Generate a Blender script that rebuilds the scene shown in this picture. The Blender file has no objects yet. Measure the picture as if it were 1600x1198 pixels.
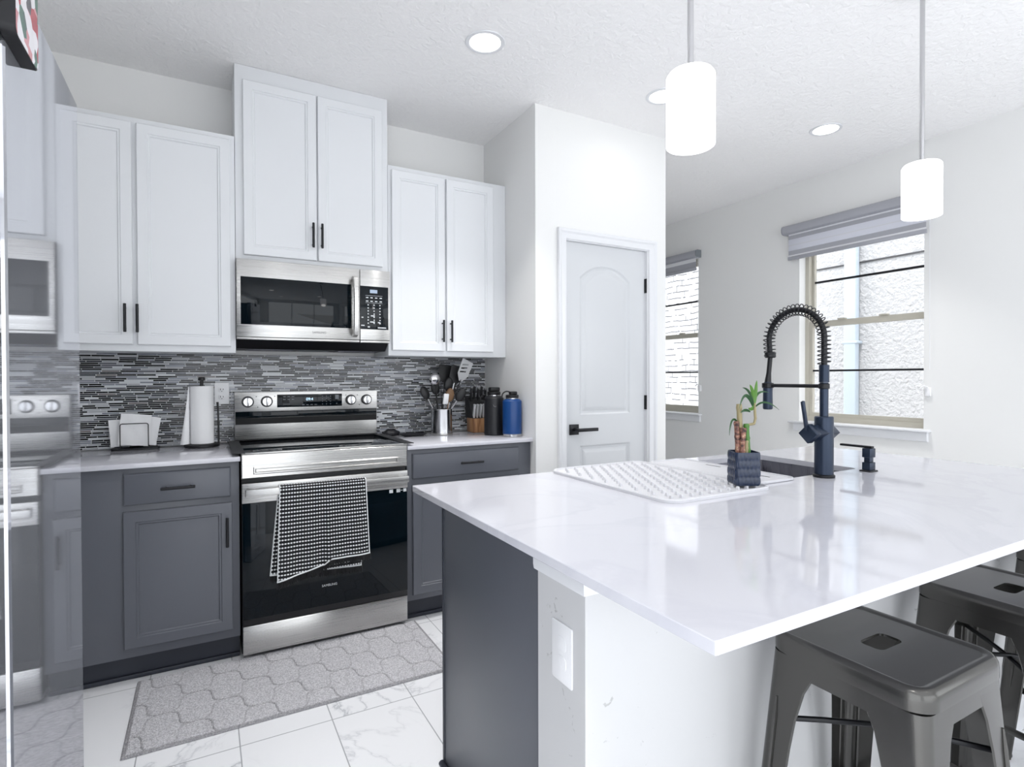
import bpy, bmesh, math, random
from mathutils import Vector, Matrix
PI = math.pi
rnd = random.Random(7)
S = bpy.context.scene
COL = S.collection

# ------------------------------------------------------------------ camera
CAM = Vector((-0.1349, -3.3523, 1.255))
YAW, PITCH, ROLL, FPX = 0.5031, -0.0104, -0.0028, 871.6
cam = bpy.data.objects.new('camera', bpy.data.cameras.new('camera'))
COL.objects.link(cam)
_F0 = Vector((math.sin(YAW), math.cos(YAW), 0)); _R = Vector((math.cos(YAW), -math.sin(YAW), 0)); _Z = Vector((0, 0, 1))
_F = _F0 * math.cos(PITCH) + _Z * math.sin(PITCH); _U = _Z * math.cos(PITCH) - _F0 * math.sin(PITCH)
_r = _R * math.cos(ROLL) + _U * math.sin(ROLL); _u = -_R * math.sin(ROLL) + _U * math.cos(ROLL)
cam.matrix_world = Matrix(((_r.x, _u.x, -_F.x, CAM.x), (_r.y, _u.y, -_F.y, CAM.y), (_r.z, _u.z, -_F.z, CAM.z), (0, 0, 0, 1)))
cam.data.sensor_width = 36; cam.data.lens = FPX / 1600 * 36; cam.data.clip_start = 0.02; cam.data.clip_end = 200
S.camera = cam
S.view_settings.view_transform = 'Standard'; S.view_settings.look = 'None'
S.view_settings.exposure = 0.32; S.view_settings.gamma = 1.0; S.view_settings.use_curve_mapping = False

# ------------------------------------------------------------------ world, sun, daylight
w = bpy.data.worlds.new('sky'); S.world = w; w.use_nodes = True
wn = w.node_tree.nodes; wl = w.node_tree.links
bg = wn['Background']; bg.inputs['Color'].default_value = (0.92, 0.96, 1.0, 1); bg.inputs['Strength'].default_value = 2.6

def lamp(name, kind, loc, rot=(0, 0, 0), **kw):
    d = bpy.data.lights.new(name, kind)
    for k, v in kw.items(): setattr(d, k, v)
    o = bpy.data.objects.new(name, d); o.location = loc; o.rotation_euler = rot; COL.objects.link(o)
    return o
sun = lamp('sun', 'SUN', (0, 0, 9), energy=1.9, angle=0.02, color=(1, .97, .93))
sun.rotation_euler = Vector((1.0, 0.35, -1.55)).to_track_quat('-Z', 'Y').to_euler()

H = 2.795           # ceiling height
XW = 3.98           # window wall
XL = -1.16          # wall behind the fridge
YB = -7.0           # wall behind the camera

def portal(loc, sx, sy, direction):
    o = lamp('daylight_portal', 'AREA', loc, shape='RECTANGLE', size=sx, size_y=sy, energy=1)
    o.rotation_euler = Vector(direction).to_track_quat('-Z', 'Y').to_euler()
    o.data.cycles.is_portal = True
    return o
portal((1.5, YB - .05, 1.25), 4.2, 2.5, (0, 1, 0))  # portals sit in unseen openings made for daylight
portal((XL - .1, -5.15, 1.25), 3.3, 2.5, (1, 0, 0))
portal((XW + .1, -4.95, 1.45), 3.1, 1.9, (-1, 0, 0))

# ------------------------------------------------------------------ materials
def lin(c):
    c = c / 255.0
    return c / 12.92 if c <= .04045 else ((c + .055) / 1.055) ** 2.4
def rgb(r, g, b): return (lin(r), lin(g), lin(b), 1)
class Mt:
    def __init__(s, name, base, rough=.5, metal=0.0, **kw):
        s.m = bpy.data.materials.new(name); s.m.use_nodes = True
        s.n = s.m.node_tree.nodes; s.l = s.m.node_tree.links; s.b = s.n['Principled BSDF']
        s.b.inputs['Base Color'].default_value = base; s.b.inputs['Roughness'].default_value = rough
        s.b.inputs['Metallic'].default_value = metal
        for k, v in kw.items(): s.b.inputs[k].default_value = v
    def node(s, t, **kw):
        n = s.n.new(t)
        for k, v in kw.items():
            if k.startswith('i_'):
                key = k[2:]; key = int(key) if key.isdigit() else key.replace('_', ' ')
                n.inputs[key].default_value = v
            else: setattr(n, k, v)
        return n
    def math(s, op, a, b=None, c=None, clamp=False):
        n = s.n.new('ShaderNodeMath'); n.operation = op; n.use_clamp = clamp
        for i, x in enumerate((a, b, c)):
            if x is None: continue
            if isinstance(x, (int, float)): n.inputs[i].default_value = x
            else: s.l.new(x, n.inputs[i])
        return n.outputs[0]
    def obj_xyz(s):
        tc = s.n.new('ShaderNodeNewGeometry'); sp = s.n.new('ShaderNodeSeparateXYZ')
        s.l.new(tc.outputs['Position'], sp.inputs[0]); s.pos = tc.outputs['Position']
        return sp.outputs
    def noise(s, scale, detail=4, vec=None, rough=.5, dist=0):
        n = s.node('ShaderNodeTexNoise'); n.inputs['Scale'].default_value = scale; n.inputs['Detail'].default_value = detail
        n.inputs['Roughness'].default_value = rough; n.inputs['Distortion'].default_value = dist
        if vec is None:
            tc = s.n.new('ShaderNodeTexCoord'); vec = tc.outputs['Object']
        s.l.new(vec, n.inputs['Vector'])
        return n.outputs[0]
    def bump(s, h, strength=.3, dist=.002):
        b = s.n.new('ShaderNodeBump'); b.inputs['Strength'].default_value = strength; b.inputs['Distance'].default_value = dist
        s.l.new(h, b.inputs['Height']); s.l.new(b.outputs[0], s.b.inputs['Normal'])
    def ramp(s, fac, stops, interp='LINEAR'):
        r = s.n.new('ShaderNodeValToRGB'); cr = r.color_ramp; cr.interpolation = interp
        while len(cr.elements) > 1: cr.elements.remove(cr.elements[-1])
        cr.elements[0].position = stops[0][0]; cr.elements[0].color = stops[0][1]
        for p, c in stops[1:]:
            e = cr.elements.new(p); e.color = c
        s.l.new(fac, r.inputs[0]); return r.outputs[0]
    def base(s, sock): s.l.new(sock, s.b.inputs['Base Color'])
    def mix(s, f, a, b):
        n = s.n.new('ShaderNodeMix'); n.data_type = 'RGBA'
        for i, x in ((0, f), (6, a), (7, b)):
            if isinstance(x, (int, float)): n.inputs[i].default_value = x
            elif isinstance(x, tuple): n.inputs[i].default_value = x
            else: s.l.new(x, n.inputs[i])
        return n.outputs[2]

def plain(name, c, rough=.5, metal=0.0, bump=None, **kw):
    t = Mt(name, c, rough, metal, **kw)
    if bump: t.bump(t.noise(bump[0], bump[2] if len(bump) > 2 else 3), bump[1], .001)
    return t.m
M = {}
t = Mt('wall_paint', rgb(234, 234, 233), .75); t.bump(t.noise(60, 4), .12, .002); M['wall'] = t.m
t = Mt('ceiling_texture', rgb(251, 250, 250), .85)
nz = t.noise(34, 5, rough=.55, dist=.6)
t.bump(t.ramp(nz, [(0.40, (0, 0, 0, 1)), (.60, (1, 1, 1, 1))]), .42, .005); M['ceiling'] = t.m
M['trim'] = plain('white_trim_paint', rgb(228, 229, 232), .35)
M['door'] = plain('satin_white_door_paint', rgb(210, 212, 215), .35)
M['upper'] = plain('white_cabinet_paint', rgb(229, 231, 234), .33, bump=(90, .03))
M['base'] = plain('slate_grey_cabinet_paint', rgb(94, 97, 105), .36, bump=(80, .04))
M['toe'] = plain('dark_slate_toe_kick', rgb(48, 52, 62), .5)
M['black'] = plain('matt_black_metal', rgb(24, 25, 29), .38, .3)
M['blackplastic'] = plain('black_plastic', rgb(18, 18, 21), .45, bump=(120, .05))
M['faucet'] = plain('blue_black_faucet_finish', rgb(42, 53, 71), .3, .5)
M['chrome'] = plain('brushed_nickel', rgb(196, 196, 198), .22, 1.0)
M['brightsteel'] = plain('satin_steel', rgb(226, 227, 229), .42, .55)
M['tan'] = plain('worn_tan_wood', rgb(120, 92, 66), .6)
M['shadow'] = plain('dark_gap', rgb(12, 12, 14), .7)  # near-black colour painting in the shade of gaps and slots
M['glassblack'] = plain('black_glass', rgb(4, 14, 21), .04, bump=None, **{'Specular IOR Level': .28})
M['rubber'] = plain('black_silicone', rgb(38, 39, 42), .6)
M['whiteplastic'] = plain('white_plastic', rgb(240, 240, 242), .35)
M['silicone'] = plain('white_silicone', rgb(212, 212, 216), .42)
M['paper'] = plain('white_paper', rgb(245, 245, 246), .9, bump=(140, .25))
M['fabric'] = plain('grey_blind_fabric', rgb(166, 167, 174), .85, bump=(400, .15))
M['vinyl'] = plain('tan_window_vinyl', rgb(188, 184, 172), .45)
M['gunmetal'] = plain('gunmetal_paint', rgb(86, 85, 83), .22, .85, bump=(50, .02))
M['gunmetal_dark'] = plain('dark_gunmetal_paint', rgb(58, 59, 66), .24, .8, bump=(50, .02))
M['navy'] = plain('navy_glaze', rgb(34, 46, 70), .25)
M['blue'] = plain('blue_powder_coat', rgb(0, 60, 122), .35, bump=(300, .06))
M['blackcoat'] = plain('black_powder_coat', rgb(17, 18, 24), .45, bump=(300, .08))
M['leaf'] = plain('green_leaf', rgb(88, 134, 52), .4, bump=(60, .1))
M['leafdark'] = plain('dark_green_leaf', rgb(38, 78, 40), .4, bump=(60, .1))
M['soil'] = plain('dark_pebbles', rgb(60, 55, 50), .9, bump=(200, .6))
M['cream'] = plain('white_print', rgb(225, 228, 230), .5)
M['greyprint'] = plain('grey_print', rgb(120, 125, 130), .5)
M['darkprint'] = plain('dark_print', rgb(60, 60, 62), .5)

def steel(name, c, rough, sx, sz, b=.05, aniso=.0):
    t = Mt(name, c, rough, 1.0)
    tc = t.n.new('ShaderNodeTexCoord'); mp = t.node('ShaderNodeMapping'); mp.inputs['Scale'].default_value = (sx, sx, sz)
    t.l.new(tc.outputs['Object'], mp.inputs[0]); h = t.noise(1.0, 4, mp.outputs[0])
    t.bump(h, b, .001)
    r = t.ramp(h, [(.3, (rough * .7,) * 3 + (1,)), (.7, (rough * 1.35,) * 3 + (1,))]); t.l.new(r, t.b.inputs['Roughness'])
    t.b.inputs['Anisotropic'].default_value = aniso
    if aniso:
        tg_ = t.node('ShaderNodeCombineXYZ'); tg_.inputs[1].default_value = .25; tg_.inputs[2].default_value = 1.0; t.l.new(tg_.outputs[0], t.b.inputs['Tangent'])
    return t.m
M['steel'] = steel('brushed_stainless_steel', rgb(198, 197, 195), .30, 2, 900, .012, .75)
M['steelv'] = steel('polished_stainless_steel', rgb(205, 206, 208), .13, 300, 3, .05)
M['steeldull'] = steel('dull_sink_steel', rgb(104, 104, 112), .32, 200, 4, .05)

# fridge: smooth coated steel, sharp reflection over a soft grey sheen
t = Mt('glossy_fridge_steel', rgb(222, 224, 230), .035, 1.0)
df = t.node('ShaderNodeBsdfDiffuse'); df.inputs['Color'].default_value = rgb(180, 182, 188)
ms = t.n.new('ShaderNodeMixShader'); ms.inputs[0].default_value = .24
t.l.new(t.b.outputs[0], ms.inputs[1]); t.l.new(df.outputs[0], ms.inputs[2])
t.l.new(ms.outputs[0], t.n['Material Output'].inputs['Surface']); M['fridge'] = t.m

# quartz
t = Mt('white_quartz', rgb(236, 236, 241), .06)
nz = t.noise(1.6, 7, rough=.6, dist=1.4)
t.base(t.ramp(nz, [(.44, rgb(209, 209, 216)), (.495, rgb(205, 205, 213)), (.53, rgb(210, 210, 217))])); t.b.inputs['IOR'].default_value = 1.55
M['quartz'] = t.m

# scuffed white paint on the island half wall
t = Mt('scuffed_white_paint', rgb(228, 228, 230), .55)
nz = t.noise(26, 6, rough=.7, dist=1.0); nz2 = t.noise(5, 3)
f = t.math('MULTIPLY', t.math('GREATER_THAN', nz, .655), t.math('GREATER_THAN', nz2, .52))
t.base(t.mix(t.math('MULTIPLY', f, .55), rgb(204, 204, 205), rgb(145, 145, 143))); t.bump(t.noise(45, 4), .12, .002)
M['scuffed'] = t.m

# marble-look floor tile 30.5 x 61 cm
t = Mt('marble_floor_tile', rgb(240, 241, 244), .16)
X, Y, Z = t.obj_xyz()
fx = t.math('DIVIDE', t.math('SUBTRACT', X, .571 - .305 * 40), .305); fy = t.math('DIVIDE', t.math('SUBTRACT', Y, -1.247 - .61 * 20), .61)
def edge(f, wd):
    fr = t.math('FRACT', f); d = t.math('MINIMUM', fr, t.math('SUBTRACT', 1, fr)); return t.math('LESS_THAN', d, wd)
grout = t.math('MAXIMUM', edge(fx, .0065), edge(fy, .0033))
cb = t.node('ShaderNodeCombineXYZ'); t.l.new(t.math('FLOOR', fx), cb.inputs[0]); t.l.new(t.math('FLOOR', fy), cb.inputs[1])
wnz = t.node('ShaderNodeTexWhiteNoise'); t.l.new(cb.outputs[0], wnz.inputs['Vector'])
va = t.node('ShaderNodeVectorMath', operation='MULTIPLY_ADD'); t.l.new(wnz.outputs['Color'], va.inputs[0]); va.inputs[1].default_value = (7, 7, 7); t.l.new(t.pos, va.inputs[2])
n1 = t.noise(2.3, 6, va.outputs[0], .55, 1.6); n2 = t.noise(1.4, 2, va.outputs[0])
vein = t.ramp(t.math('ABSOLUTE', t.math('SUBTRACT', n1, .5)), [(0, (1, 1, 1, 1)), (.011, (.3, .3, .3, 1)), (.035, (0, 0, 0, 1))])
vm = t.math('MULTIPLY', vein, t.ramp(n2, [(.42, (0, 0, 0, 1)), (.62, (1, 1, 1, 1))]))
c = t.mix(t.math('MULTIPLY', vm, .62), rgb(243, 244, 247), rgb(158, 162, 170))
c = t.mix(grout, c, rgb(164, 166, 170)); t.base(c)
t.l.new(t.math('ADD', t.math('MULTIPLY', grout, .5), .15), t.b.inputs['Roughness'])
M['floor'] = t.m

# linear glass and stone mosaic
t = Mt('linear_mosaic_tile', rgb(120, 122, 126), .18, **{'Specular IOR Level': .3})
X, Y, Z = t.obj_xyz(); ph = .0094
rz = t.math('DIVIDE', Z, ph); row = t.math('FLOOR', rz)
def wn1(a, b):
    cbx = t.node('ShaderNodeCombineXYZ')
    for i, x in enumerate((a, b)):
        if isinstance(x, (int, float)): cbx.inputs[i].default_value = x
        else: t.l.new(x, cbx.inputs[i])
    q = t.node('ShaderNodeTexWhiteNoise', noise_dimensions='2D'); t.l.new(cbx.outputs[0], q.inputs['Vector']); return q.outputs['Value']
L = t.math('ADD', .045, t.math('MULTIPLY', wn1(row, 3.3), .05))
xs = t.math('ADD', t.math('DIVIDE', X, L), t.math('MULTIPLY', wn1(row, 8.1), 9.7)); cell = t.math('FLOOR', xs)
fxs = t.math('FRACT', xs); dx = t.math('MULTIPLY', t.math('MINIMUM', fxs, t.math('SUBTRACT', 1, fxs)), L)
fz = t.math('FRACT', rz); dz = t.math('MULTIPLY', t.math('MINIMUM', fz, t.math('SUBTRACT', 1, fz)), ph)
gr = t.math('MAXIMUM', t.math('LESS_THAN', dx, .0011), t.math('LESS_THAN', dz, .00105))
cv = wn1(t.math('ADD', cell, t.math('MULTIPLY', row, 17.0)), row)
c = t.ramp(cv, [(0, rgb(6, 7, 9)), (.36, rgb(52, 54, 60)), (.44, rgb(100, 102, 109)), (.57, rgb(138, 142, 152)), (.71, rgb(178, 180, 184)), (.86, rgb(118, 112, 112)), (.89, rgb(212, 215, 218))], 'CONSTANT')
c = t.mix(gr, c, rgb(222, 223, 226)); t.base(c)
t.l.new(t.math('ADD', t.math('MULTIPLY', gr, .5), .12), t.b.inputs['Roughness'])
t.bump(t.math('SUBTRACT', 1, gr), .35, .001)
M['mosaic'] = t.m

# wood of the knife block
t = Mt('acacia_wood', rgb(176, 122, 76), .45)
mp = t.node('ShaderNodeMapping'); mp.inputs['Scale'].default_value = (60, 60, 6)
tc = t.n.new('ShaderNodeTexCoord'); t.l.new(tc.outputs['Object'], mp.inputs[0])
t.base(t.ramp(t.noise(1, 4, mp.outputs[0]), [(.35, rgb(122, 82, 54)), (.65, rgb(174, 132, 94))])); M['wood'] = t.m

# neighbour's stucco and stone
t = Mt('white_stucco', rgb(204, 204, 206), .95); nz = t.noise(24, 5, rough=.6)
t.bump(nz, 1.0, .05); M['stucco'] = t.m
t = Mt('white_ledge_stone', rgb(236, 236, 236), .95)
X, Y, Z = t.obj_xyz(); rz = t.math('DIVIDE', t.math('ADD', Z, t.math('MULTIPLY', t.noise(3, 2), .05)), .085); row = t.math('FLOOR', rz)
xs = t.math('ADD', t.math('DIVIDE', Y, .36), t.math('MULTIPLY', wn1(row, 2.2), 5.0)); fxs = t.math('FRACT', xs); fz = t.math('FRACT', rz)
jt = t.math('MAXIMUM', t.math('LESS_THAN', fz, .16), t.math('LESS_THAN', fxs, .03))
jt = t.math('MULTIPLY', jt, t.math('GREATER_THAN', t.noise(7, 3), .44))
t.base(t.mix(jt, rgb(200, 200, 202), rgb(84, 86, 90))); t.bump(t.noise(18, 5), .8, .02); M['stone'] = t.m

# glass panes: mostly clear
m = bpy.data.materials.new('clear_glass'); m.use_nodes = True; n = m.node_tree.nodes; l = m.node_tree.links
n.remove(n['Principled BSDF']); tr = n.new('ShaderNodeBsdfTransparent'); gl = n.new('ShaderNodeBsdfGlossy'); gl.inputs['Roughness'].default_value = .02
mx = n.new('ShaderNodeMixShader'); mx.inputs[0].default_value = .06
l.new(tr.outputs[0], mx.inputs[1]); l.new(gl.outputs[0], mx.inputs[2]); l.new(mx.outputs[0], n['Material Output'].inputs[0]); M['glass'] = m
# sheer part of the blinds
m = bpy.data.materials.new('sheer_blind_band'); m.use_nodes = True; n = m.node_tree.nodes; l = m.node_tree.links
b = n['Principled BSDF']; b.inputs['Base Color'].default_value = rgb(235, 236, 242); b.inputs['Roughness'].default_value = .9
tl = n.new('ShaderNodeBsdfTranslucent'); tl.inputs['Color'].default_value = rgb(240, 242, 250); mx = n.new('ShaderNodeMixShader'); mx.inputs[0].default_value = .5
l.new(b.outputs[0], mx.inputs[1]); l.new(tl.outputs[0], mx.inputs[2]); l.new(mx.outputs[0], n['Material Output'].inputs[0]); M['sheer'] = m

def emit(name, c, s):
    m = bpy.data.materials.new(name); m.use_nodes = True; n = m.node_tree.nodes
    n.remove(n['Principled BSDF']); e = n.new('ShaderNodeEmission'); e.inputs[0].default_value = c; e.inputs[1].default_value = s
    m.node_tree.links.new(e.outputs[0], n['Material Output'].inputs[0]); return m
M['lens'] = emit('lit_downlight_lens', (1, .99, .97, 1), 6.0)
M['shade'] = emit('lit_opal_glass', (.97, .97, 1, 1), 2.6)
M['bulb'] = emit('lit_bulb', (1, .99, .97, 1), 5.0)
M['led'] = emit('blue_white_display', (.55, .8, 1, 1), 1.5)
M['ledgrey'] = emit('pale_display', (.45, .55, .7, 1), .9)

# ------------------------------------------------------------------ mesh helpers
class Each:
    "builds every box as an object of its own"
    def __init__(s, name, mat, parent): s.a = (name, mat, parent)
    def box(s, *a): G().box(*a).build(*s.a); return s
    def steps(s, *a): G().steps(*a).build(*s.a); return s
class G:
    def __init__(s): s.bm = bmesh.new(); s.uv = None
    def box(s, x0, x1, y0, y1, z0, z1, bev=0, seg=2):
        b = bmesh.new()
        bmesh.ops.create_cube(b, size=1)
        for v in b.verts: v.co = Vector(((x0 + x1) / 2 + v.co.x * (x1 - x0), (y0 + y1) / 2 + v.co.y * (y1 - y0), (z0 + z1) / 2 + v.co.z * (z1 - z0)))
        if bev: bmesh.ops.bevel(b, geom=list(b.edges), offset=bev, segments=seg, affect='EDGES', profile=.5)
        return s.merge(b)
    def merge(s, b, mat=None):
        if mat: b.transform(mat)
        me = bpy.data.meshes.new('tmp'); b.to_mesh(me); b.free(); s.bm.from_mesh(me); bpy.data.meshes.remove(me); return s
    def obox(s, c, ax, hx, hy, hz, bev=0):
        "box of half sizes about centre c with axes given by 3x3 matrix ax"
        b = bmesh.new(); bmesh.ops.create_cube(b, size=2)
        for v in b.verts: v.co = Vector((v.co.x * hx, v.co.y * hy, v.co.z * hz))
        if bev: bmesh.ops.bevel(b, geom=list(b.edges), offset=bev, segments=2, affect='EDGES', profile=.5)
        return s.merge(b, Matrix.Translation(c) @ ax.to_4x4())
    def loft(s, rings, closed=True, cap0=True, cap1=True):
        vs = [[s.bm.verts.new(p) for p in r] for r in rings]; n = len(vs[0])
        for a, b in zip(vs, vs[1:]):
            for i in range(n if closed else n - 1):
                j = (i + 1) % n
                try: s.bm.faces.new((a[i], a[j], b[j], b[i]))
                except ValueError: pass
        if closed and cap0: s.bm.faces.new(list(reversed(vs[0])))
        if closed and cap1: s.bm.faces.new(vs[-1])
        return s
    def cyl(s, a, b, r, r2=None, seg=24, bev=0):
        a, b = Vector(a), Vector(b); r2 = r if r2 is None else r2
        if bev:
            d = (b - a).normalized()
            return s.tube([a, a + d * 1e-5, a + d * bev, b - d * bev, b - d * 1e-5, b], [r - bev, r - bev, r, r2, r2 - bev, r2 - bev], seg)
        return s.tube([a, b], [r, r2], seg)
    def tube(s, pts, r, seg=10, caps=True):
        pts = [Vector(p) for p in pts]; n = len(pts)
        rr = r if isinstance(r, (list, tuple)) else [r] * n
        tan = []
        for i in range(n):
            d = pts[min(i + 1, n - 1)] - pts[max(i - 1, 0)]
            tan.append(d.normalized() if d.length > 1e-9 else Vector((0, 0, 1)))
        up = Vector((0, 0, 1)) if abs(tan[0].z) < .9 else Vector((1, 0, 0))
        nx = tan[0].cross(up).normalized(); rings = []
        for i in range(n):
            nx = (nx - tan[i] * nx.dot(tan[i])).normalized(); ny = tan[i].cross(nx)
            rings.append([pts[i] + (nx * math.cos(2 * PI * k / seg) + ny * math.sin(2 * PI * k / seg)) * rr[i] for k in range(seg)])
        return s.loft(rings, True, caps, caps)
    def lathe(s, c, prof, seg=32, caps=(True, True)):
        "profile of (radius, z) about vertical axis at c=(x,y)"
        rings = [[Vector((c[0] + max(r, 1e-4) * math.cos(2 * PI * k / seg), c[1] + max(r, 1e-4) * math.sin(2 * PI * k / seg), z)) for k in range(seg)] for r, z in prof]
        return s.loft(rings, True, *caps)
    def slab(s, outer, holes, f, n0, n1):
        "flat plate: outline and holes in (u,w), f(u,w,n) -> world"
        for nn in (n0, n1):
            b = bmesh.new()
            for lp in [outer] + holes:
                vs = [b.verts.new(f(u, v, nn)) for u, v in lp]
                for i in range(len(vs)): b.edges.new((vs[i], vs[(i + 1) % len(vs)]))
            bmesh.ops.triangle_fill(b, edges=list(b.edges), use_beauty=True)
            s.merge(b)
        for lp in [outer] + holes:
            s.loft([[Vector(f(u, v, n0)) for u, v in lp], [Vector(f(u, v, n1)) for u, v in lp]], True, False, False)
        return s
    def steps(s, loopf, st, f, cap=True, back=True):
        "concentric loops: loopf(inset) -> [(u,w)], st = [(inset, n)]"
        s.loft([[Vector(f(u, v, n)) for u, v in loopf(i)] for i, n in st], True, back, cap); return s
    def build(s, name, mat, parent=None, smooth=True, ang=38):
        bmesh.ops.remove_doubles(s.bm, verts=list(s.bm.verts), dist=1e-6)
        bmesh.ops.recalc_face_normals(s.bm, faces=list(s.bm.faces))
        me = bpy.data.meshes.new(name)
        if parent is not None:
            off = world_off(parent); bmesh.ops.translate(s.bm, verts=list(s.bm.verts), vec=-off)
        s.bm.to_mesh(me); s.bm.free()
        if smooth:
            me.polygons.foreach_set('use_smooth', [True] * len(me.polygons)); me.set_sharp_from_angle(angle=math.radians(ang))
        me.materials.append(M[mat] if isinstance(mat, str) else mat)
        o = bpy.data.objects.new(name, me); COL.objects.link(o)
        if parent is not None: o.parent = parent
        return o
def world_off(o):
    v = Vector((0, 0, 0))
    while o is not None: v += Vector(o.location); o = o.parent
    return v
def tag(o, label, cat, group=None):
    o['label'] = label; o['category'] = cat
    if group: o['group'] = group
    return o
def thing(name, label, cat, loc, group=None):
    o = bpy.data.objects.new(name, None); o.empty_display_size = .05; o.location = loc; COL.objects.link(o)
    return tag(o, label, cat, group)
def struct(o): o['kind'] = 'structure'; return o
def copy_tree(o, parent=None):
    c = o.copy(); COL.objects.link(c); c.parent = parent
    for ch in list(kids[o.name]): copy_tree(ch, c)
    return c
kids = {}
def dup(root, loc, label=None, rz=None):
    def walk(o, p):
        c = o.copy(); COL.objects.link(c); c.parent = p
        for ch in [x for x in bpy.data.objects if x.parent == o]: walk(ch, c)
        return c
    r = walk(root, None); r.location = loc
    if rz is not None: r.rotation_euler.z = rz
    if label: r['label'] = label
    return r
def rect(u0, u1, w0, w1):
    return lambda i: [(u0 + i, w0 + i), (u1 - i, w0 + i), (u1 - i, w1 - i), (u0 + i, w1 - i)]
def rrect(u0, u1, w0, w1, r, seg=6):
    def lp(i):
        rr = max(r - i, 1e-4); out = []
        for cx, cy, a0 in ((u1 - i - rr, w0 + i + rr, -PI / 2), (u1 - i - rr, w1 - i - rr, 0), (u0 + i + rr, w1 - i - rr, PI / 2), (u0 + i + rr, w0 + i + rr, PI)):
            for k in range(seg + 1):
                a = a0 + PI / 2 * k / seg; out.append((cx + rr * math.cos(a), cy + rr * math.sin(a)))
        return out
    return lp
def front(yf): return lambda u, w, n: (u, yf - n, w)        # faces -Y, n is outward
def text(s, size, mat, parent, loc, rot, name='lettering', depth=.0004, align='CENTER'):
    cu = bpy.data.curves.new('txt', 'FONT'); cu.body = s; cu.size = size; cu.extrude = depth; cu.align_x = align; cu.align_y = 'CENTER'
    o = bpy.data.objects.new('txt', cu); COL.objects.link(o)
    me = bpy.data.meshes.new_from_object(o); bpy.data.objects.remove(o)
    me.materials.clear(); me.materials.append(M[mat])
    me.transform(Matrix.Translation(Vector(loc) - world_off(parent)) @ rot.to_4x4())
    q = bpy.data.objects.new(name, me); COL.objects.link(q); q.parent = parent; return q
FACE_S = Matrix.Rotation(PI / 2, 3, 'X')       # text that faces -Y

# ------------------------------------------------------------------ room shell
struct(G().box(XL - .15, XW + .16, YB - .15, 1.9, -.12, 0).build('floor', 'floor', smooth=False))
struct(G().box(XL - .15, XW + .16, YB - .15, 1.9, H, H + .15).build('ceiling', 'ceiling', smooth=False))
struct(G().box(XL, 1.5, 0, .14, 0, H).build('wall_back', 'wall', smooth=False))
struct(G().slab([(YB, 0), (-6.8, 0), (-6.8, 2.5), (-3.5, 2.5), (-3.5, 0), (.14, 0), (.14, H), (YB, H)], [], lambda u, w, n: (XL + n, u, w), 0, -.14).build('wall_left', 'wall', smooth=False))  # opening in the unseen stretch, added to let in side light
struct(G().box(1.5, 1.64, -.66, .14, 0, H).build('wall_pantry_side', 'wall', smooth=False))
struct(G().slab([(1.6401, 0), (1.706, 0), (1.706, 2.06), (2.335, 2.06), (2.335, 0), (2.485, 0), (2.485, H), (1.6401, H)], [], front(-.66), 0, -.12).build('wall_pantry_front', 'wall', smooth=False))
struct(G().box(2.37, 2.4849, -.54, 1.7, 0, H).build('wall_pantry_end', 'wall', smooth=False))
struct(G().box(2.35, XW, 1.7, 1.84, 0, H).build('wall_far', 'wall', smooth=False))
W1 = (-1.456, -.584, .905, 2.40); W2 = (.444, 1.316, .905, 2.40)
def right(u, w, n): return (XW - n, u, w)                       # faces -X
struct(G().slab([(YB, 0), (1.84, 0), (1.84, H), (YB, H)], [[(a, c), (b, c), (b, d), (a, d)] for a, b, c, d in (W1, W2, (-6.5, -3.4, .5, 2.4))], right, 0, -.16).build('wall_right', 'wall', smooth=False))  # last hole is an unseen opening added to light the left side
struct(G().slab([(XL, 0), (-.6, 0), (-.6, 2.5), (3.6, 2.5), (3.6, 0), (XW, 0), (XW, H), (XL, H)], [], lambda u, w, n: (u, YB + n, w), 0, -.14).build('wall_rear', 'wall', smooth=False))
# unseen sliding door behind the camera, widened to bring in daylight; shows in reflections
g = G()
for x in (-.6, .78, 2.17, 3.55): g.box(x, x + .05, YB - .08, YB - .03, 0, 2.5)
g.box(-.6, 3.6, YB - .08, YB - .03, 2.45, 2.5)
struct(g.build('window_3', 'trim'))
# back splash mosaic
struct(G().box(XL, 1.4995, -.009, -.0005, .912, 1.385).build('trim_1', 'mosaic', smooth=False))
# skirting
struct(G().steps(rect(YB, 1.7, 0.001, .13), [(0, 0), (0, .014), (.004, .018)], right).build('baseboard_right', 'trim'))

# neighbour's house and ground outside the windows
struct(G().box(6.2, 6.5, -6, 2.2, -.3, 5.2).build('wall_neighbour_stucco', 'stucco'))
struct(G().box(6.12, 6.5, 2.2, 9, -.3, 5.2).build('wall_neighbour_stone', 'stone'))
struct(G().box(4.14, 40, -30, 30, -.5, -.3).build('ground', plain('pale_concrete', rgb(200, 198, 194), .9, bump=(8, .4)), smooth=False))
struct(G().box(6.185, 6.205, -6, 2.2, 2.505, 2.52).build('trim_2', 'darkprint'))
t0 = thing('downspout', 'white rain pipe on the stucco wall outside the larger window', 'downspout', (6.12, .24, -.3))
M['pipe'] = plain('white_aluminium', rgb(186, 198, 208), .5)
G().box(6.08, 6.16, .175, .305, -.3, 4.2, .012).build('pipe', 'pipe', t0)
for z in (1.62, 3.2): G().box(6.075, 6.19, .16, .32, z, z + .03, .004).build('strap', 'pipe', t0)

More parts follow.
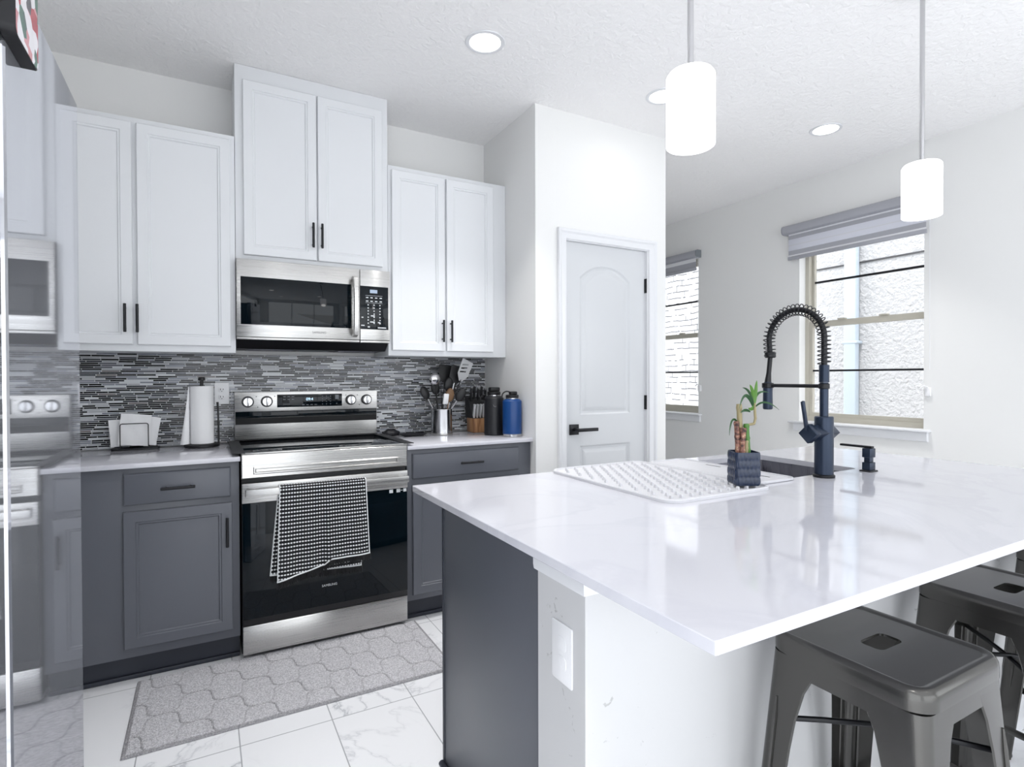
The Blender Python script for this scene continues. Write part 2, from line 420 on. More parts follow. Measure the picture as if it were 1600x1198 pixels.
def window(k, y0, y1, z0, z1):
    win = bpy.data.objects.new('window_%d' % k, None); win.location = (XW, (y0 + y1) / 2, z0); COL.objects.link(win); struct(win)
    def out(u, w, n): return (XW + .075 + n, u, w)
    # outer vinyl frame
    G().slab([(y0, z0), (y1, z0), (y1, z1), (y0, z1)], [[(y0 + .010, z0 + .04), (y1 - .030, z0 + .04), (y1 - .030, z1 - .035), (y0 + .010, z1 - .035)]], out, 0, .075).build('window_frame', 'vinyl', win, smooth=False)
    zm = 1.665
    a, b = y0 + .010, y1 - .030
    lo = G().slab([(a, z0 + .04), (b, z0 + .04), (b, zm + .022), (a, zm + .022)], [[(a + .012, z0 + .07), (b - .026, z0 + .07), (b - .026, zm - .02), (a + .012, zm - .02)]], out, .008, .036).build('lower_sash', 'vinyl', win, smooth=False)
    up = G().slab([(a, zm - .02), (b, zm - .02), (b, z1 - .035), (a, z1 - .035)], [[(a + .010, zm + .022), (b - .020, zm + .022), (b - .020, z1 - .06), (a + .010, z1 - .06)]], out, .04, .068).build('upper_sash', 'vinyl', win, smooth=False)
    G().box(XW + .095, XW + .099, a + .012, b - .026, z0 + .07, zm - .02).build('glass_pane', 'glass', lo, smooth=False)
    G().box(XW + .127, XW + .131, a + .010, b - .020, zm + .022, z1 - .06).build('glass_pane', 'glass', up, smooth=False)
    G().box(XW + .088, XW + .106, a + .012, b - .026, 1.296, 1.310).build('glazing_bar', 'black', lo, smooth=False)
    G().box(XW + .12, XW + .138, a + .010, b - .020, 1.99, 2.005).build('glazing_bar', 'black', up, smooth=False)
    g = G()
    for yy in (.33, .67): g.box(XW + .07, XW + .1, y0 + (y1 - y0) * yy - .03, y0 + (y1 - y0) * yy + .03, zm + .022, zm + .034, .004)
    g.build('sash_lock', 'vinyl', lo)
    # painted returns, stool and apron
    g = G(); g.box(XW - .045, XW + .075, y0 - .045, y1 + .075, z0 - .012, z0 + .004, .006); g.build('window_sill', 'trim', win)
    G().steps(rect(y0 - .03, y1 + .045, z0 - .075, z0 - .012), [(0, 0), (0, .012), (.005, .017)], right).build('apron', 'trim', win)
    return win
w1 = window(1, *W1); w2 = window(2, *W2)

def blind(name, label, y0, y1, extra):
    r = thing(name, label, 'window blind', (XW, (y0 + y1) / 2, 2.40))
    # cassette with rounded front
    prof = [(0, 2.455), (.05, 2.455), (.068, 2.447), (.075, 2.43), (.075, 2.41), (.068, 2.392), (.05, 2.385), (0, 2.385)]
    G().loft([[Vector((XW - n - .001, y, z)) for n, z in prof] for y in (y0 + .004, y1 - .004)]).build('cassette', 'fabric', r)
    for y in (y0, y1 - .004): G().loft([[Vector((XW - n * 1.03 - .001, y + d, z)) for n, z in prof] for d in (0, .004)]).build('end_cap', 'greyprint', r)
    z = 2.385; fy0, fy1 = y0 + .035, y1 - .035
    bands = [(.011, 'trim'), (.030, 'fabric'), (.045, 'sheer'), (.005, 'trim'), (.040, 'sheer'), (.034, 'fabric'), (.012, 'trim')] if not extra else [(.035, 'trim'), (.055, 'fabric')]
    for h, mt in bands:
        G().box(XW - .034, XW - .031, fy0, fy1, z - h, z).build({'fabric': 'opaque_band', 'sheer': 'sheer_band', 'trim': 'white_band'}[mt], mt, r, smooth=False); z -= h
    G().box(XW - .041, XW - .024, fy0 - .004, fy1 + .004, z - .028, z, .004).build('bottom_rail', 'fabric', r)
    g = G(); g.tube([(XW - .03, y0 + .016, 2.39), (XW - .03, y0 + .014, 1.9), (XW - .025, y0 + .014, 1.30 if not extra else 1.25)], .0016, 6)
    g.build('pull_cord', 'trim', r)
    return r
blind('window_blind', 'grey banded roller blind rolled up over the larger window', -1.515, -.478, 0)
blind('window_blind', 'narrow grey roller blind over the window beside the pantry door', .41, 1.40, 1)
def hook(label, y, z):
    r = thing('cord_clip', label, 'cord clip', (XW, y, z))
    G().box(XW - .02, XW, y - .018, y + .018, z - .04, z + .02, .006).build('clip_body', 'whiteplastic', r)
    G().tube([(XW - .018, y, z + .02), (XW - .034, y + .01, z + .03), (XW - .03, y + .035, z + .012)], .005, 8).build('hook', 'whiteplastic', r)
hook('small white cord clip on the wall beside the larger window', -1.485, 1.165)
hook('small white cord clip on the wall beside the narrow window', .42, 1.16)

# ------------------------------------------------------------------ pantry door
d = bpy.data.objects.new('door_1', None); d.location = (2.0, -.66, 0); COL.objects.link(d); struct(d)
DY = -.638
u0, u1 = 1.712, 2.329
def arch(a, b, w0, ws, wt, N=14):
    def lp(i):
        pts = [(a + i, w0 + i), (b - i, w0 + i)]
        for k in range(N + 1):
            x = (b - i) + (a - b + 2 * i) * k / N; s = (x - (a + b) / 2) / ((b - a) / 2 - i)
            pts.append((x, ws - i + (wt - ws) * (1 - abs(s) ** 2.2)))
        return pts
    return lp
lp1 = arch(1.819, 2.203, 1.032, 1.852, 1.93); lp2 = rect(1.819, 2.203, .20, .848)
fd = front(DY)
door = G().slab([(u0, .008), (u1, .008), (u1, 2.053), (u0, 2.053)], [lp1(0), lp2(0)], fd, 0, -.001)
door.steps(rect(u0, u1, .008, 2.053), [(0, -.001), (0, -.035)], fd, True, False)
st = [(0, 0), (.010, -.008), (.022, -.010), (.045, -.001), (.048, -.0005)]
door.steps(lp1, st, fd, True, False); door.steps(lp2, st, fd, True, False)
door.build('door_panel', 'door', d, ang=20)
# casing in mitred profile
def casing(prof, x0, x1, zt, yw):
    g = G(); rings = []
    for off, n in prof:
        rings.append([Vector((x0 - off, yw - n, 0.001)), Vector((x0 - off, yw - n, zt + off)), Vector((x1 + off, yw - n, zt + off)), Vector((x1 + off, yw - n, 0.001))])
    return g.loft(rings, closed=False)
casing([(0, -.02), (0, .008), (.004, .012), (.02, .014), (.034, .012), (.044, .02), (.056, .022), (.060, .018), (.060, 0)], 1.704, 2.337, 2.058, -.66).build('door_casing', 'trim', d, ang=25)
G().slab([(1.706, .001), (1.712, .001), (1.712, 2.054), (2.329, 2.054), (2.329, .001), (2.335, .001), (2.335, 2.06), (1.706, 2.06)], [], front(-.66), -.001, -.11).build('door_jamb', 'trim', d, smooth=False)
for z in (1.096, 1.836): 
    h = G().box(2.322, 2.336, -.647, -.636, z - .045, z + .045, .002); h.cyl((2.329, -.65, z - .045), (2.329, -.65, z + .045), .006, seg=10); h.build('hinge', 'black', d)
h = G().box(1.742, 1.806, -.648, -.6385, .916, .978, .002).build('door_handle', 'black', d)
g = G(); g.cyl((1.775, -.648, .947), (1.775, -.69, .947), .011, seg=14); g.box(1.765, 1.912, -.70, -.688, .937, .957, .003); g.build('lever', 'black', h)

# ------------------------------------------------------------------ cabinet helpers
def panel_door(name, x0, x1, z0, z1, yb, mat, parent, fw=.042, t=.02, deep=.006):
    "framed door facing -Y, back on plane yb"
    G().steps(rect(x0, x1, z0, z1), [(0, 0), (0, t - .003), (.003, t), (fw, t), (fw + .003, t - .004), (fw + .009, t - .004), (fw + .013, t - .004 - deep), (fw + .016, t - .004 - deep)], front(yb)).build(name, mat, parent, ang=20)
    return bpy.data.objects[-1] if False else COL.objects[-1]
def drawer_front(x0, x1, z0, z1, yb, mat, parent):
    G().steps(rect(x0, x1, z0, z1), [(0, 0), (0, .013), (.004, .018), (.010, .020)], front(yb)).build('drawer_front', mat, parent, ang=20)
    return COL.objects[-1]
def bar_handle(parent, a, b, yf):
    "black bar pull between points a and b (x,z) standing off plane yf"
    g = G(); a = Vector((a[0], yf - .028, a[1])); b = Vector((b[0], yf - .028, b[1])); dd = (b - a).normalized()
    g.cyl(a, b, .006, seg=12, bev=.0015)
    for p in (a + dd * .018, b - dd * .018): g.cyl(p, p + Vector((0, .028, 0)), .0042, seg=10)
    g.build('handle', 'black', parent)

def upper_cabinet(label, x0, x1, z0, z1, doors, handles, topz=None, group='white wall cabinets'):
    r = thing('wall_cabinet', label, 'cabinet', ((x0 + x1) / 2, -.15, z0), group)
    G().box(x0 + .0008, x1 - .0008, -.305, -.0005 if z0 > 1.5 else -.0095, z0, (topz or z1), .0015).build('body', 'upper', r)
    for (a, b), (hx) in zip(doors, handles):
        dd = panel_door('door', a, b, z0 + .03 if z0 < 1.6 else 1.864, z1 - .026 if topz is None else z1, -.3052, 'upper', r)
        bar_handle(dd, (hx[0], hx[1]), (hx[0], hx[1] + .127), -.325)
    return r
upper_cabinet('white two-door wall cabinet nearest the fridge, left of the microwave', -.80, 0, 1.38, 2.436, [(-.785, -.418), (-.400, -.022)], [(-.445, 1.463), (-.372 - .027, 1.463)])
upper_cabinet('tall white two-door cabinet above the microwave reaching the ceiling', .0, .759, 1.842, 2.717, [(.036, .379), (.386, .725)], [(.358, 1.925), (.402, 1.925)], topz=H - .001)
upper_cabinet('white two-door wall cabinet beside the pantry wall, right of the microwave', .759, 1.4995, 1.38, 2.436, [(.777, 1.090), (1.101, 1.405)], [(1.071, 1.461), (1.122, 1.461)])

def base_cabinet(label, x0, x1, fronts):
    r = thing('base_cabinet', label, 'cabinet', ((x0 + x1) / 2, -.3, 0), 'slate grey base cabinets')
    G().box(x0 + .001, x1 - .001, -.60, -.0005, .11, .8895, .0015).build('body', 'base', r)
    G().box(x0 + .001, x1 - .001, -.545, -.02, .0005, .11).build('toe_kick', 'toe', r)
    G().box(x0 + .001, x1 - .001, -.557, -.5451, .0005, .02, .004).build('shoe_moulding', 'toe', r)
    for kind, a, b, c, d_, ha, hb in fronts:
        if kind == 'drawer':
            f = drawer_front(a, b, c, d_, -.6002, 'base', r)
        else: f = panel_door('door', a, b, c, d_, -.6002, 'base', r, fw=.042, deep=.005)
        if ha: bar_handle(f, ha, hb, -.62)
    return r
base_cabinet('slate grey base cabinet with one drawer and one door, left of the stove', XL + .001, -.004,
    [('drawer', -.429, -.039, .738, .867, (-.299, .800), (-.174, .800)), ('door', -.431, -.034, .152, .711, (-.055, .523), (-.055, .652))])
base_cabinet('slate grey base cabinet with a wide drawer, between stove and pantry wall', .764, 1.4995,
    [('drawer', .791, 1.415, .738, .866, (1.046, .804), (1.18, .804)), ('door', .791, 1.098, .142, .705, (1.07, .52), (1.07, .647)), ('door', 1.108, 1.415, .142, .705, (1.137, .52), (1.137, .647))])
def countertop(label, x0, x1):
    return tag(G().box(x0, x1, -.63, -.0095, .8905, .911, .002).build('countertop', 'quartz'), label, 'countertop', 'white quartz worktops along the wall')
countertop('white quartz worktop between the fridge and the stove', XL + .001, -.002)
countertop('white quartz worktop between the stove and the pantry wall', .761, 1.4995)

# ------------------------------------------------------------------ range
r = thing('stove', 'stainless steel electric range with black glass oven door', 'stove', (.38, -.33, 0))
G().box(.003, .757, -.600, -.012, .022, .9185, .002).build('body', 'blackplastic', r)  # body coloured black so the gap under the fascia looks shaded
G().box(.004, .756, -.629, -.601, .027, .154, .003).build('storage_drawer', 'steel', r)
# front fascia with pressed frame
G().steps(rect(.002, .758, .8105, .9188), [(0, -.03), (0, -.004), (.004, 0)], front(-.6315), False, True).steps(
    lambda i: rect(.002, .758, .8105, .9188)(i), [(.004, 0), (.0041, 0)], front(-.6315), False, False)
g = G(); ou = rect(.006, .754, .8145, .9148); inn = rect(.05, .713, .827, .862)
g.slab(ou(0), [inn(0)], front(-.6315), 0, -.0005)
g.steps(inn, [(0, 0), (.004, .003), (.008, .003), (.012, -.004)], front(-.6315), True, False)
g.steps(rect(.002, .758, .8105, .9188), [(0, -.03), (0, -.004), (.004, 0)], front(-.6315), False, True)
g.build('front_fascia', 'steel', r, ang=20)
# cooktop
G().box(.0185, .7405, -.612, -.08, .9187, .9235, .0015).build('glass_cooktop', 'glassblack', r)
G().box(.003, .757, -.6315, -.612, .9187, .925, .002).build('cooktop_edge', 'steel', r)
# oven door
dr = G().box(.004, .756, -.6315, -.6015, .157, .788, .003).build('oven_door', 'blackplastic', r)
G().box(.005, .755, -.6345, -.6318, .186, .7025, .001).build('door_glass', 'glassblack', dr)
G().box(.003, .757, -.6375, -.6318, .7028, .7905, .003).build('door_band', 'steel', dr)
g = G(); g.box(.014, .751, -.682, -.664, .737, .770, .004)
for x in (.03, .71): g.box(x, x + .025, -.666, -.6376, .740, .767, .002)
g.build('door_handle', 'steel', dr)
text('SAMSUNG', .0155, 'cream', dr, (.374, -.6347, .279), FACE_S)
g = Each('door_symbol', 'cream', dr)
g.steps(rect(.663, .682, .683, .70), [(0, 0), (0, .0008)], front(-.6345)); g.steps(rect(.700, .719, .683, .70), [(0, 0), (0, .0008)], front(-.6345)); g.box(.722, .732, -.6353, -.6345, .691, .694)
g.steps(rect(.735, .751, .684, .70), [(0, 0), (0, .0008)], front(-.6345))
# backguard
bg_ = G().box(.001, .758, -.064, -.0105, .9187, 1.1815, .004).build('backguard', 'steel', r)
G().box(.001, .758, -.067, -.0642, 1.078, 1.1812, .001).build('control_panel', 'steel', r)
G().box(.004, .755, -.0668, -.0642, 1.043, 1.0775, .001).build('vent_band', 'glassblack', r)
G().box(.004, .755, -.0655, -.0642, 1.009, 1.0425).build('vent_slot', 'shadow', r)
G().box(.002, .757, -.080, -.0645, .9237, .931, .001).build('rear_rail', 'blackplastic', r)
dp = G().box(.209, .555, -.069, -.0672, 1.0965, 1.1665, .001).build('display', 'glassblack', r)
text('09:4', .022, 'led', dp, (.378, -.0692, 1.138), FACE_S, 'clock_digits')
g = Each('touch_symbol', 'greyprint', dp)
for x in (.24, .262, .284):
    for z in (1.152, 1.137): g.box(x, x + .012, -.0695, -.069, z, z + .004)
g.box(.24, .275, -.0695, -.069, 1.112, 1.114)
for x in (.338, .36, .382, .404): g.box(x, x + .013, -.0695, -.069, 1.106, 1.110)
for x in (.445, .467, .489):
    for z in (1.107, 1.122, 1.137, 1.151): g.box(x, x + .004, -.0695, -.069, z, z + .005)
g.box(.523, .528, -.0695, -.069, 1.108, 1.114); g.steps(rect(.517, .537, 1.135, 1.16), [(0, 0), (0, .0004)], front(-.069))
k0 = None
for x in (.064, .157, .605, .696):
    kb = G().cyl((x, -.0672, 1.130), (x, -.073, 1.130), .0300, seg=36, bev=.001).build('knob', 'black', r)
    G().cyl((x, -.073, 1.130), (x, -.090, 1.130), .0258, .0235, seg=36, bev=.002).build('knob_cap', 'chrome', kb)
    G().box(x - .004, x + .004, -.101, -.0895, 1.109, 1.151, .0025).build('knob_grip', 'chrome', kb)
for x, z in ((.103, 1.155), (.195, 1.155), (.575, 1.155), (.640, 1.155), (.11, 1.098), (.652, 1.098)): G().box(x, x + .005, -.0676, -.067, z, z + .005).build('panel_mark', 'darkprint', r)
# silicone gap covers
for a, b, lb in ((-.032, .018, 'black silicone gap cover strip between stove and left worktop'), (.7405, .792, 'black silicone gap cover strip between stove and right worktop')):
    g = G(); g.box(a, b, -.634, -.075, .9238, .9268, .001)
    tag(g.build('gap_cover', 'rubber'), lb, 'gap cover', 'gap covers')

# ------------------------------------------------------------------ towel
def towel():
    root = thing('dish_towel', 'black and white woven towel with fringe hanging over the oven door handle', 'towel', (.35, -.69, .78))
    import_mesh = []
    N, Mv = 90, 110
    def sheet(name, xl, xr, ytop, yoff, zt, zbot, side, thick=.004):
        me_v, me_f, uvs = [], [], []
        for j in range(Mv + 1):
            v = j / Mv
            for i in range(N + 1):
                u = i / N
                zb = zbot(u); z = zt + (zb - zt) * v
                x = (xl[0] + (xl[1] - xl[0]) * v) * (1 - u) + (xr[0] + (xr[1] - xr[0]) * v) * u
                fold = .006 * math.sin(u * 9.5 + .8) * v + .012 * math.exp(-((u - .54) / .035) ** 2) * v ** .6 + .004 * math.sin(u * 23) * v
                y = yoff - .003 - fold * side * .8
                me_v.append((x, y, z)); uvs.append((u * .385, v * (zt - zb)))
        for j in range(Mv):
            for i in range(N):
                a = j * (N + 1) + i; me_f.append((a, a + 1, a + N + 2, a + N + 1))
        return me_v, me_f, uvs
    # front sheet, over the bar, back sheet in one strip of rows
    def zb_front(u): return .352 + .045 * min(u / .5, 1) + (.022 * max(0, min(1, (u - .5) / .05))) 
    def zb_back(u): return .375 - .02 * u
    V, F, UV = sheet('f', (.150, .138), (.535, .552), 0, -.690, .768, zb_front, 1)
    # top roll over the bar
    rows = 8; base = len(V); top = []
    for k in range(rows + 1):
        a = PI * k / rows
        for i in range(N + 1):
            u = i / N; x = .150 + .385 * u
            top.append(((x, -.673 - .0195 * math.cos(a), .768 + .010 * math.sin(a)), (u * .385, -.004 - .006 * k)))
    V += [p for p, _ in top]; UV += [q for _, q in top]
    for k in range(rows):
        for i in range(N):
            a = base + k * (N + 1) + i; F.append((a, a + 1, a + N + 2, a + N + 1))
    for i in range(N): F.append((i, i + 1, base + i + 1, base + i))
    V2, F2, UV2 = sheet('b', (.150, .112), (.535, .520), 0, -.650, .768, zb_back, .35)
    b2 = len(V)
    V += V2; UV += UV2; F += [tuple(b2 + q for q in f) for f in F2]
    for i in range(N): F.append((base + rows * (N + 1) + i, base + rows * (N + 1) + i + 1, b2 + i + 1, b2 + i))
    me = bpy.data.meshes.new('cloth'); off = world_off(root)
    me.from_pydata([tuple(Vector(v) - off) for v in V], [], F)
    uvl = me.uv_layers.new(name='UVMap')
    for lpn in me.loops: uvl.data[lpn.index].uv = UV[lpn.vertex_index]
    me.polygons.foreach_set('use_smooth', [True] * len(me.polygons))
    t = Mt('black_white_waffle_weave', rgb(20, 20, 24), .9)
    tc = t.n.new('ShaderNodeTexCoord'); sp = t.n.new('ShaderNodeSeparateXYZ'); t.l.new(tc.outputs['UV'], sp.inputs[0])
    fv = t.math('FRACT', t.math('DIVIDE', sp.outputs[1], .0172)); fu = t.math('FRACT', t.math('DIVIDE', sp.outputs[0], .0118))
    hu = t.math('ABSOLUTE', t.math('SUBTRACT', fu, .5)); hv = t.math('ABSOLUTE', t.math('SUBTRACT', fv, .5))
    dot = t.math('LESS_THAN', t.math('ADD', t.math('POWER', t.math('MULTIPLY', hu, 2.5), 2.0), t.math('POWER', t.math('MULTIPLY', hv, 4.6), 2.0)), .92)
    ln = t.math('LESS_THAN', hv, .035)
    edge_ = t.math('LESS_THAN', t.math('MINIMUM', sp.outputs[0], t.math('SUBTRACT', .385, sp.outputs[0])), .0045)
    wht = t.math('MAXIMUM', dot, edge_)
    t.base(t.mix(wht, rgb(17, 17, 21), rgb(232, 234, 236)))
    hgt = t.math('ADD', wht, t.math('MULTIPLY', t.noise(300, 3), .5)); t.bump(hgt, .6, .003)
    me.materials.append(t.m)
    o = bpy.data.objects.new('cloth', me); COL.objects.link(o); o.parent = root
    sol = o.modifiers.new('thick', 'SOLIDIFY'); sol.thickness = .003; sol.offset = 0
    # hems and fringes
    def hem(V_, off_, y0=0):
        pts = [Vector(V_[Mv * (N + 1) + i]) for i in range(N + 1)]
        G().tube(pts[::3], .004, 6).build('hem', 'cream', root)
        g = G()
        for i in range(0, N * 2 + 1):
            f = i / 2; a = pts[int(f)]; b = pts[min(int(f) + 1, N)]; p = a.lerp(b, f - int(f))
            ln_ = rnd.uniform(.026, .036); dx = rnd.uniform(-.004, .004)
            g.tube([p, p + Vector((dx * .4, rnd.uniform(-.003, .003), -ln_ * .5)), p + Vector((dx, rnd.uniform(-.004, .004), -ln_))], [.0024, .0026, .0018], 5)
        g.build('fringe', 'blackplastic', root)
    hem(V, 0); hem(V2, 0)
towel()

# ------------------------------------------------------------------ microwave
r = thing('microwave', 'stainless steel over-the-range microwave under the tall white cabinet', 'microwave', (.38, -.2, 1.445))
G().box(.003, .757, -.318, -.0005, 1.4465, 1.840, .003).build('body', 'blackplastic', r)
dm = G().box(.001, .5935, -.3415, -.3185, 1.459, 1.838, .003).build('door', 'steel', r)
G().box(.0195, .549, -.3435, -.3417, 1.5195, 1.752, .001).build('door_window', 'glassblack', dm)
G().box(.001, .5935, -.3395, -.3185, 1.4455, 1.4585, .004).build('vent_lip', 'steel', r)
G().box(.5955, .758, -.3395, -.3185, 1.4455, 1.4585, .004).build('vent_lip', 'steel', r)
cp = G().box(.5955, .758, -.3415, -.3185, 1.459, 1.838, .003).build('control_panel', 'steel', r)
G().box(.5965, .7485, -.3435, -.3417, 1.518, 1.750, .001).build('key_pad', 'glassblack', cp)
g = G().box(.648, .688, -.3439, -.3435, 1.7135, 1.732); g.build('clock_window', 'ledgrey', cp)
g = Each('key_mark', 'cream', cp)
for x in (.626, .650, .675, .700):
    for z in (1.686, 1.667): g.box(x, x + .013, -.3441, -.3435, z, z + .005)
for z in (1.699, 1.660): g.box(.624, .716, -.3439, -.3435, z, z + .0012)
for x in (.635, .667, .699):
    for z in (1.646, 1.630, 1.614, 1.598, 1.58, 1.565, 1.548): g.box(x, x + .006, -.3441, -.3435, z, z + .006)
for x, z, a in ((.652, 1.588, .022), (.648, 1.555, .026), (.69, 1.553, .014), (.602, 1.578, .010), (.60, 1.535, .018), (.635, 1.528, .012), (.69, 1.525, .045)): g.box(x, x + a, -.3441, -.3435, z, z + .006, .001)
text('SAMSUNG', .015, 'darkprint', dm, (.385, -.3418, 1.491), FACE_S)
hp = [(.566, -.3415, 1.790), (.566, -.368, 1.782), (.566, -.378, 1.75), (.566, -.384, 1.64), (.566, -.378, 1.52), (.566, -.368, 1.488), (.566, -.3415, 1.48)]
g = G(); rings = []
for i, p in enumerate(hp):
    p = Vector(p); q = Vector(hp[min(i + 1, 6)]) - Vector(hp[max(i - 1, 0)]); q.normalize(); nn = Vector((1, 0, 0)).cross(q)
    rings.append([p + Vector((a, 0, 0)) + nn * b for a, b in ((-.013, -.004), (-.010, -.008), (.010, -.008), (.013, -.004), (.013, .004), (.010, .008), (-.010, .008), (-.013, .004))])
g.loft(rings).build('door_handle', 'steel', dm)
# underside: dark grille sloping back
g = G(); g.loft([[Vector((x, -.31, 1.446)), Vector((x, -.012, 1.446)), Vector((x, -.012, 1.405)), Vector((x, -.255, 1.405))] for x in (.006, .754)]); g.build('underside', 'blackplastic', r, smooth=False)
for a, b in ((.05, .27), (.50, .71)): G().box(a, b, -.24, -.10, 1.3995, 1.4045, .002).build('grease_filter', 'steeldull', r)
g = G(); g.box(.30, .46, -.20, -.12, 1.401, 1.4045, .001); g.build('light_cover', 'greyprint', r)

# ------------------------------------------------------------------ fridge
FX = -.345
r = thing('refrigerator', 'tall glossy stainless refrigerator with smooth mirror-like doors', 'refrigerator', (-.75, -2.45, 0))
G().box(XL + .005, FX - .075, -2.885, -2.02, .02, 1.765, .006).build('body', 'greyprint', r)
def fdoor(name, y0, y1, z0, z1, parent=r):
    # slightly rounded edges, face on plane x=FX
    return G().steps(rrect(y0, y1, z0, z1, .003, 2), [(0, -.07), (0, -.006), (.0018, -.002), (.006, 0)], lambda u, w, n: (FX + n, u, w)).build(name, 'fridge', parent, ang=8)
fdoor('door', -2.462, -2.012, .004, 1.782)
fdoor('door', -2.925, -2.478, .004, 1.782)
G().box(FX - .062, FX - .012, -2.478, -2.462, .03, 1.76).build('door_gap_strip', 'shadow', r)  # dark strip painted as the shade in the gap between doors
G().box(FX - .075, FX - .0705, -2.88, -2.03, .03, 1.76).build('frame_strip', 'darkprint', r)
# photo magnet on the fridge door
pm = thing('photo_magnet', 'black-edged colour photo block stuck high on the refrigerator door', 'photo magnet', (FX + .01, -2.43, 1.72))
G().steps(rrect(-2.482, -2.378, 1.667, 1.783, .012, 5), [(0, .0005), (0, .0145), (.001, .0155)], lambda u, w, n: (FX + n, u, w)).build('backing_block', 'blackplastic', pm)
t = Mt('photo_print', (1, 1, 1, 1), .25)
vn = t.node('ShaderNodeTexVoronoi'); vn.inputs['Scale'].default_value = 42; tc = t.n.new('ShaderNodeTexCoord'); t.l.new(tc.outputs['Object'], vn.inputs['Vector'])
sp = t.n.new('ShaderNodeSeparateColor'); t.l.new(vn.outputs['Color'], sp.inputs[0])
c = t.ramp(sp.outputs[0], [(0, rgb(236, 232, 236)), (.3, rgb(176, 60, 70)), (.42, rgb(240, 236, 240)), (.6, rgb(74, 70, 78)), (.72, rgb(214, 150, 156)), (.86, rgb(66, 108, 92)), (.93, rgb(240, 240, 244))], 'CONSTANT')
t.base(c); M['photo'] = t.m
G().steps(rrect(-2.480, -2.380, 1.669, 1.781, .011, 5), [(0, .0156), (0, .016)], lambda u, w, n: (FX + n, u, w)).build('photo_print', 'photo', pm)

# ------------------------------------------------------------------ rug
def rug():
    import math as m_
    x0, x1, y0, y1 = -.389, .806, -1.138, -.602
    NX, NY = 300, 134; V, F, A = [], [], []
    for j in range(NY + 1):
        for i in range(NX + 1):
            x = x0 + (x1 - x0) * i / NX; y = y0 + (y1 - y0) * j / NY
            u = 2 * PI * (x - x0) / .215; v = 2 * PI * (y - y0) / .215
            a_ = u / 2 + v / 2; b_ = u / 2 - v / 2
            gv = max(max(0, 1 - abs(m_.cos(a_ + .45 * m_.sin(2 * b_))) / .085), .5 * max(0, 1 - abs(m_.cos(b_ + .45 * m_.sin(2 * a_))) / .085))  # one diagonal set of grooves painted fainter to imitate pile shading
            e = min(x - x0, x1 - x, y - y0, y1 - y)
            h = .0125 - .007 * gv + rnd.uniform(-.0013, .0013)
            if e < .012: h = .008; gv = .55
            if e <= 0: h = .0015
            V.append((x, y, h)); A.append(gv)
    for j in range(NY):
        for i in range(NX):
            a = j * (NX + 1) + i; F.append((a, a + 1, a + NX + 2, a + NX + 1))
    b0 = len(V); V += [(x0, y0, .001), (x1, y0, .001), (x1, y1, .001), (x0, y1, .001)]; A += [0] * 4
    F.append((b0 + 3, b0 + 2, b0 + 1, b0))
    me = bpy.data.meshes.new('runner_rug'); me.from_pydata(V, [], F)
    at = me.attributes.new('groove', 'FLOAT', 'POINT'); at.data.foreach_set('value', A)
    t = Mt('grey_shag_pile', rgb(168, 166, 170), .95)
    an = t.node('ShaderNodeAttribute', attribute_name='groove')
    nz = t.noise(190, 3, rough=.7)
    c = t.mix(t.ramp(nz, [(.38, (0, 0, 0, 1)), (.62, (1, 1, 1, 1))]), rgb(182, 181, 186), rgb(236, 235, 239))
    t.base(t.mix(t.math('MULTIPLY', an.outputs['Fac'], .85), c, rgb(84, 83, 88))); t.bump(t.noise(300, 3), 1.0, .006)
    me.materials.append(t.m); me.polygons.foreach_set('use_smooth', [True] * len(me.polygons))
    o = bpy.data.objects.new('runner_rug', me); COL.objects.link(o)
    tag(o, 'grey trellis-pattern runner rug on the tiles in front of the stove', 'rug')
rug()

# ------------------------------------------------------------------ things on the wall worktops
def outlet(label, c, axis, w=.07, h=.113, dark=True, th=1.0):
    r = thing('wall_outlet', label, 'outlet', c)
    if axis == 'y': f = lambda u, w_, n: (c[0] + u, c[1] - n, c[2] + w_)
    else: f = lambda u, w_, n: (c[0] - n * th, c[1] + u, c[2] + w_)
    G().steps(rrect(-w / 2, w / 2, -h / 2, h / 2, .005, 3), [(0, .0003), (0, .004), (.002, .006)], f).build('cover_plate', 'whiteplastic', r)
    for s in (-1, 1):
        zc = s * .0195
        sk = G().steps(rrect(-.0165, .0165, zc - .0145, zc + .0145, .010, 4), [(0, .0058), (0, .0075), (.001, .008)], f).build('socket', 'whiteplastic', r)
        g = G()
        for uu, ww, hh in ((-.0065, .0015, .0045), (.0065, .0015, .0035)):
            g.steps(rect(uu - ww, uu + ww, zc + .002 - hh, zc + .002 + hh), [(0, .0078), (0, .0083)], f)
        g.steps(rrect(-.0022, .0022, zc - .0105, zc - .006, .002, 3), [(0, .0078), (0, .0083)], f)
        g.build('socket_slots', 'darkprint' if dark else 'whiteplastic', sk)
    return r
outlet('white outlet on the mosaic tile between the paper towels and stove', (-.057, -.0095, 1.176), 'y')

